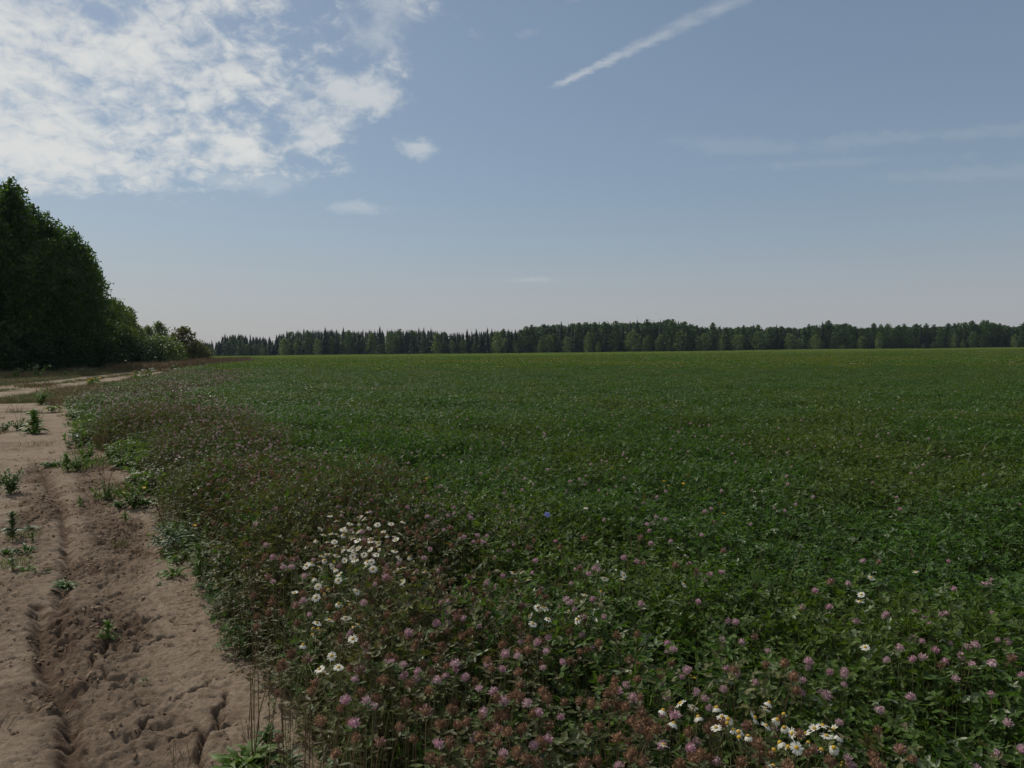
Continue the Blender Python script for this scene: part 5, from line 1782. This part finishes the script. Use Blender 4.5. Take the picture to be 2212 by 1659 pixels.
weed(480, 2038, 'rosette', 0.20, 'broad-leaved green rosette at the lane side of the yellow-flowered weed', 'weed_dark', 14)
weed(575, 2028, 'rosette', 0.20, 'broad-leaved rosette at the field side of the yellow-flowered weed', 'weed_dark', 14)
weed(320, 2030, 'upright', 0.12, 'tiny green seedling beside the tyre rut', 'weed', 10, height=0.12)
weed(503, 2092, 'upright', 0.15, 'thin seedling with yellowish leaves in front of the yellow-flowered weed', 'weed', 8, height=0.16)
weed(480, 1875, 'rosette', 0.28, 'dark rosette at the clover edge with a brown stalk', 'weed_dark', 14, bare_stems=2)
weed(440, 1845, 'bushy', 0.34, 'bright green weed leaning out of the clover over the lane', 'weed', 26, height=0.25)
weed(660, 2135, 'bushy', 0.15, 'green leafy weed in front of thin brown stalks at the clover edge', 'weed', 22, bare_stems=4, height=0.12)
weed(700, 2120, 'rosette', 0.16, 'pale green rosette beside the weed with brown stalks', 'weed_pale', 12)
weed(700, 2310, 'rosette', 0.14, 'light green small rosette on bare soil near the clover edge', 'weed', 9)
weed(640, 2308, 'rosette', 0.08, 'tiny green rosette beside the light green small rosette', 'weed', 6)
weed(800, 2335, 'upright', 0.20, 'upright light green weed at the clover edge', 'weed', 20, height=0.26)
weed(830, 2200, 'upright', 0.20, 'bright green leafy shoot leaning out of the clover', 'weed', 18, height=0.22)
weed(50, 2160, 'upright', 0.20, 'upright pale green weed on the lane near the picture edge', 'weed_pale', 24, height=0.22)
weed(120, 2125, 'rosette', 0.12, 'thin faded weed behind the upright pale green weed', 'weed_pale', 10)
weed(25, 2225, 'rosette', 0.14, 'low bluish weed at the picture edge on the lane', 'weed_dark', 14)
weed(105, 2215, 'rosette', 0.14, 'low bluish weed just right of the one at the picture edge', 'weed_dark', 14)
weed(130, 2175, 'upright', 0.10, 'small weed between the pale upright weed and the rut', 'weed_dark', 9, height=0.12)
weed(50, 2285, 'upright', 0.12, 'small faded upright weed in front of the low bluish weeds', 'weed_pale', 10, height=0.14)
weed(115, 2300, 'rosette', 0.15, 'green weed with two raised leaves in front of the low bluish weeds', 'weed', 11)
weed(150, 2306, 'rosette', 0.11, 'dark flat weed touching the weed with two raised leaves', 'weed_dark', 9)
weed(262, 2362, 'rosette', 0.135, 'dark wilted weed clump hanging over the tyre rut', 'weed_dark', 20)
weed(432, 2560, 'upright', 0.13, 'light green young weed alone on the cracked soil', 'weed', 14, height=0.13)
weed(420, 2562, 'rosette', 0.08, 'flat leaves at the foot of the lone young weed', 'weed', 6)
weed(580, 2728, 'rosette', 0.05, 'tiny grey green seedling on the cracked soil', 'weed_pale', 6)
weed(640, 2345, 'rosette', 0.06, 'tiny faded seedling in front of the light green rosette', 'weed_pale', 6)
weed(1010, 3085, 'rosette', 0.19, 'big thistle-like weed at the picture foot on the lane', 'weed', 18, bare_stems=2)
weed(1075, 3010, 'upright', 0.16, 'dark shiny leafed weed behind the thistle-like one', 'weed_dark', 14, height=0.13)
weed(960, 3095, 'rosette', 0.18, 'broad leaf weed at the lane side of the thistle-like one', 'weed', 10)
weed(1140, 3090, 'rosette', 0.15, 'low weed between the thistle-like one and the clover', 'weed_pale', 10)
grass_clump(715, 2225, 150, 0.13, 0.11, ((M['grass'], 0.85), (M['straw'], 0.15)), 'low green grass tuft on the lane by the clover edge')
grass_clump(690, 2100, 110, 0.14, 0.12, ((M['grass'], 0.8), (M['straw'], 0.2)), 'green grass tuft behind the weed with brown stalks')
grass_clump(450, 1990, 170, 0.20, 0.13, ((M['weed'], 0.9), (M['straw'], 0.1)), 'fresh green grass spreading behind the yellow-flowered weed', 0.006)
grass_clump(330, 1868, 220, 0.34, 0.20, ((M['weed'], 1.0),), 'fresh green grass under the slanting bushy weeds', 0.008)
grass_clump(60, 2255, 110, 0.13, 0.07, ((M['weed'], 0.8), (M['straw'], 0.2)), 'short fresh grass between the low bluish weeds', 0.005)
grass_clump(100, 2150, 110, 0.14, 0.08, ((M['weed'], 0.7), (M['straw'], 0.3)), 'short grass right of the upright pale green weed', 0.005)
grass_clump(730, 3060, 14, 0.05, 0.16, ((M['stem_dry'], 1.0),), 'few thin dry stalks on the cracked soil at the picture foot', 0.0025)
grass_clump(975, 2960, 9, 0.06, 0.12, ((M['stem_dry'], 1.0),), 'thin brown stalks behind the thistle-like weed', 0.003)
grass_clump(5, 2920, 5, 0.02, 0.12, ((M['stem_dry'], 1.0),), 'thin dry stalk at the picture edge on the lane', 0.003)
grass_clump(160, 1780, 60, 0.3, 0.14, ((M['grass'], 0.5), (M['straw'], 0.5)), 'thin faded grass on the far lane')
grass_clump(70, 2030, 40, 0.12, 0.08, ((M['grass'], 0.6), (M['straw'], 0.4)), 'thin grass in front of the large dark weed bush')
grass_clump(150, 1550, 260, 0.8, 0.40, ((M['straw'], 0.85), (M['grass'], 0.15)), 'pale straw coloured grass clump by the farm road', 0.012, 'grass by the farm road')
grass_clump(95, 1545, 200, 0.7, 0.3, ((M['straw'], 0.7), (M['grass'], 0.3)), 'lower straw coloured grass at the picture edge side of the pale clump', 0.012, 'grass by the farm road')


def head_cluster(seed, n, spread, size, mat, flat=0.6):
    rng = np.random.default_rng(seed)
    mb = MB()
    c = rng.normal(0, spread, (n, 3)) * np.array([1, 1, 0.35])
    mb.add_many(leaf_quads(c, size, rng, flat, 1.0), [(0, 1, 2, 3)], mat)
    return mb.mesh('flower_head')


def tall_weed(px, py, topy, nst, mat, label, cat='plant', name='tansy', spread=0.25, leafmat='weed', hs=0.05, nh=12):
    p = P(px, py)
    g = ground_z(p[0], p[1])
    H = max(0.3, (351 - topy / 4.0) / FPX * p[1] + EYE - g)
    rnd = random.Random(int(px + py))
    o = bpy.data.objects.new(name, None)
    COL.objects.link(o)
    o.location = (p[0], p[1], g)
    tag(o, label, cat, 'tall flowering weeds by the farm road')
    for s in range(nst):
        hh = H * rnd.uniform(0.7, 1.0) if s else H
        tip = (rnd.gauss(0, spread), rnd.gauss(0, spread), hh)
        mb = MB()
        mb.tube([(tip[0] * 0.2, tip[1] * 0.2, 0), (tip[0] * 0.6, tip[1] * 0.6, hh * 0.55), tip], [0.008, 0.006, 0.004], 5, M['stem'])
        nq = 30
        f = np.array([rnd.uniform(0.1, 0.85) for _ in range(nq)])
        c = np.array(tip)[None] * f[:, None] + np.random.default_rng(s).normal(0, 0.06, (nq, 3))
        st = obj('stem', mb.mesh('stem'), o)
        mb2 = MB()
        mb2.add_many(leaf_quads(c, 0.16, np.random.default_rng(s + 9), 0.2, 0.4), [(0, 1, 2, 3)], M[leafmat])
        obj('foliage', mb2.mesh('foliage'), st, kind='stuff')
        obj('flower_head', head_cluster(s + int(px), nh, hs * 0.9, hs * 0.8, M[mat]), st, tip)
    return o


tall_weed(358, 1548, 1512, 5, 'gold', 'clump of yellow tansy standing before the farm road', hs=0.055)
tall_weed(572, 1540, 1474, 4, 'white', 'tall white and green flowering weed at the bend of the road', name='yarrow', hs=0.06, spread=0.3)
tall_weed(565, 1530, 1483, 3, 'gold', 'yellow tansy mixed with the tall white weed at the road bend', hs=0.05)
tall_weed(585, 1545, 1500, 4, 'pink_pale', 'pale seeding weed in front of the tall white one', name='thistle', leafmat='weed_pale', hs=0.06)
tall_weed(148, 1515, 1462, 4, 'weed_pale', 'tall white umbel-flowered weed against the dark tree foot', name='umbel', hs=0.14, nh=12, spread=0.30)
tall_weed(50, 1515, 1474, 3, 'weed_pale', 'smaller white umbel-flowered weed near the picture edge', name='umbel', hs=0.10, spread=0.3)
tall_weed(340, 1500, 1474, 5, 'weed_pale', 'greyish seeding weeds at the foot of the middle of the row', name='thistle', hs=0.10, spread=0.6, leafmat='weed_pale')
tall_weed(268, 1508, 1488, 4, 'stem', 'green weed clump on the strip between road and trees', name='nettle', hs=0.10, spread=0.25)
tall_weed(735, 1480, 1458, 5, 'weed_pale', 'whitish seeding weed where the road disappears', name='yarrow', hs=0.09, spread=0.5)
tall_weed(690, 1478, 1468, 3, 'straw', 'pale dry weed by the far part of the road', name='thistle', hs=0.10, spread=0.3, leafmat='weed_pale')
tall_weed(780, 1545, 1515, 9, 'pink_pale', 'greyish pale seeding bush at the field edge', name='thistle', hs=0.07, spread=0.8, leafmat='weed_pale')
tall_weed(640, 1558, 1525, 8, 'rust', 'brown seeding dock clump at the field edge', name='dock', hs=0.09, spread=0.7, leafmat='rust')
tall_weed(820, 1478, 1452, 9, 'rust', 'dark brown seeding dock beside the far end of the road', name='dock', hs=0.14, spread=1.1, leafmat='rust')
tall_weed(700, 1500, 1478, 9, 'rust', 'dark brown dock clump between the road and the clover', name='dock', hs=0.11, spread=0.9, leafmat='rust')
tall_weed(940, 1466, 1447, 9, 'rust', 'brown dock clump at the far corner of the clover', name='dock', hs=0.16, spread=1.5, leafmat='rust')
tall_weed(1055, 1460, 1446, 7, 'rust', 'small dark weed clump alone inside the far clover', name='dock', hs=0.16, spread=1.1, leafmat='weed_dark')

# ------------------------------------------------------------------ summer haze over the whole place
HAZE = 0.00008
hb = MB()
X0, X1, Y0, Y1, Z0, Z1 = -950, 950, -110, 950, -6.0, 26.0
hb.add([(X0, Y0, Z0), (X1, Y0, Z0), (X1, Y1, Z0), (X0, Y1, Z0), (X0, Y0, Z1), (X1, Y0, Z1), (X1, Y1, Z1), (X0, Y1, Z1)],
       [(3, 2, 1, 0), (4, 5, 6, 7), (0, 1, 5, 4), (1, 2, 6, 5), (2, 3, 7, 6), (3, 0, 4, 7)], None)
hm, hnt, hout = new_mat('haze')
pv = node(hnt, 'ShaderNodeVolumePrincipled')
pv.inputs['Color'].default_value = (0.62, 0.80, 1.0, 1)
pv.inputs['Density'].default_value = HAZE
pv.inputs['Anisotropy'].default_value = 0.3
hnt.links.new(pv.outputs[0], hout.inputs['Volume'])
hb.mats = [hm]
obj('haze', hb.mesh('haze'), label='thin bluish summer haze lying over the fields', kind='stuff')
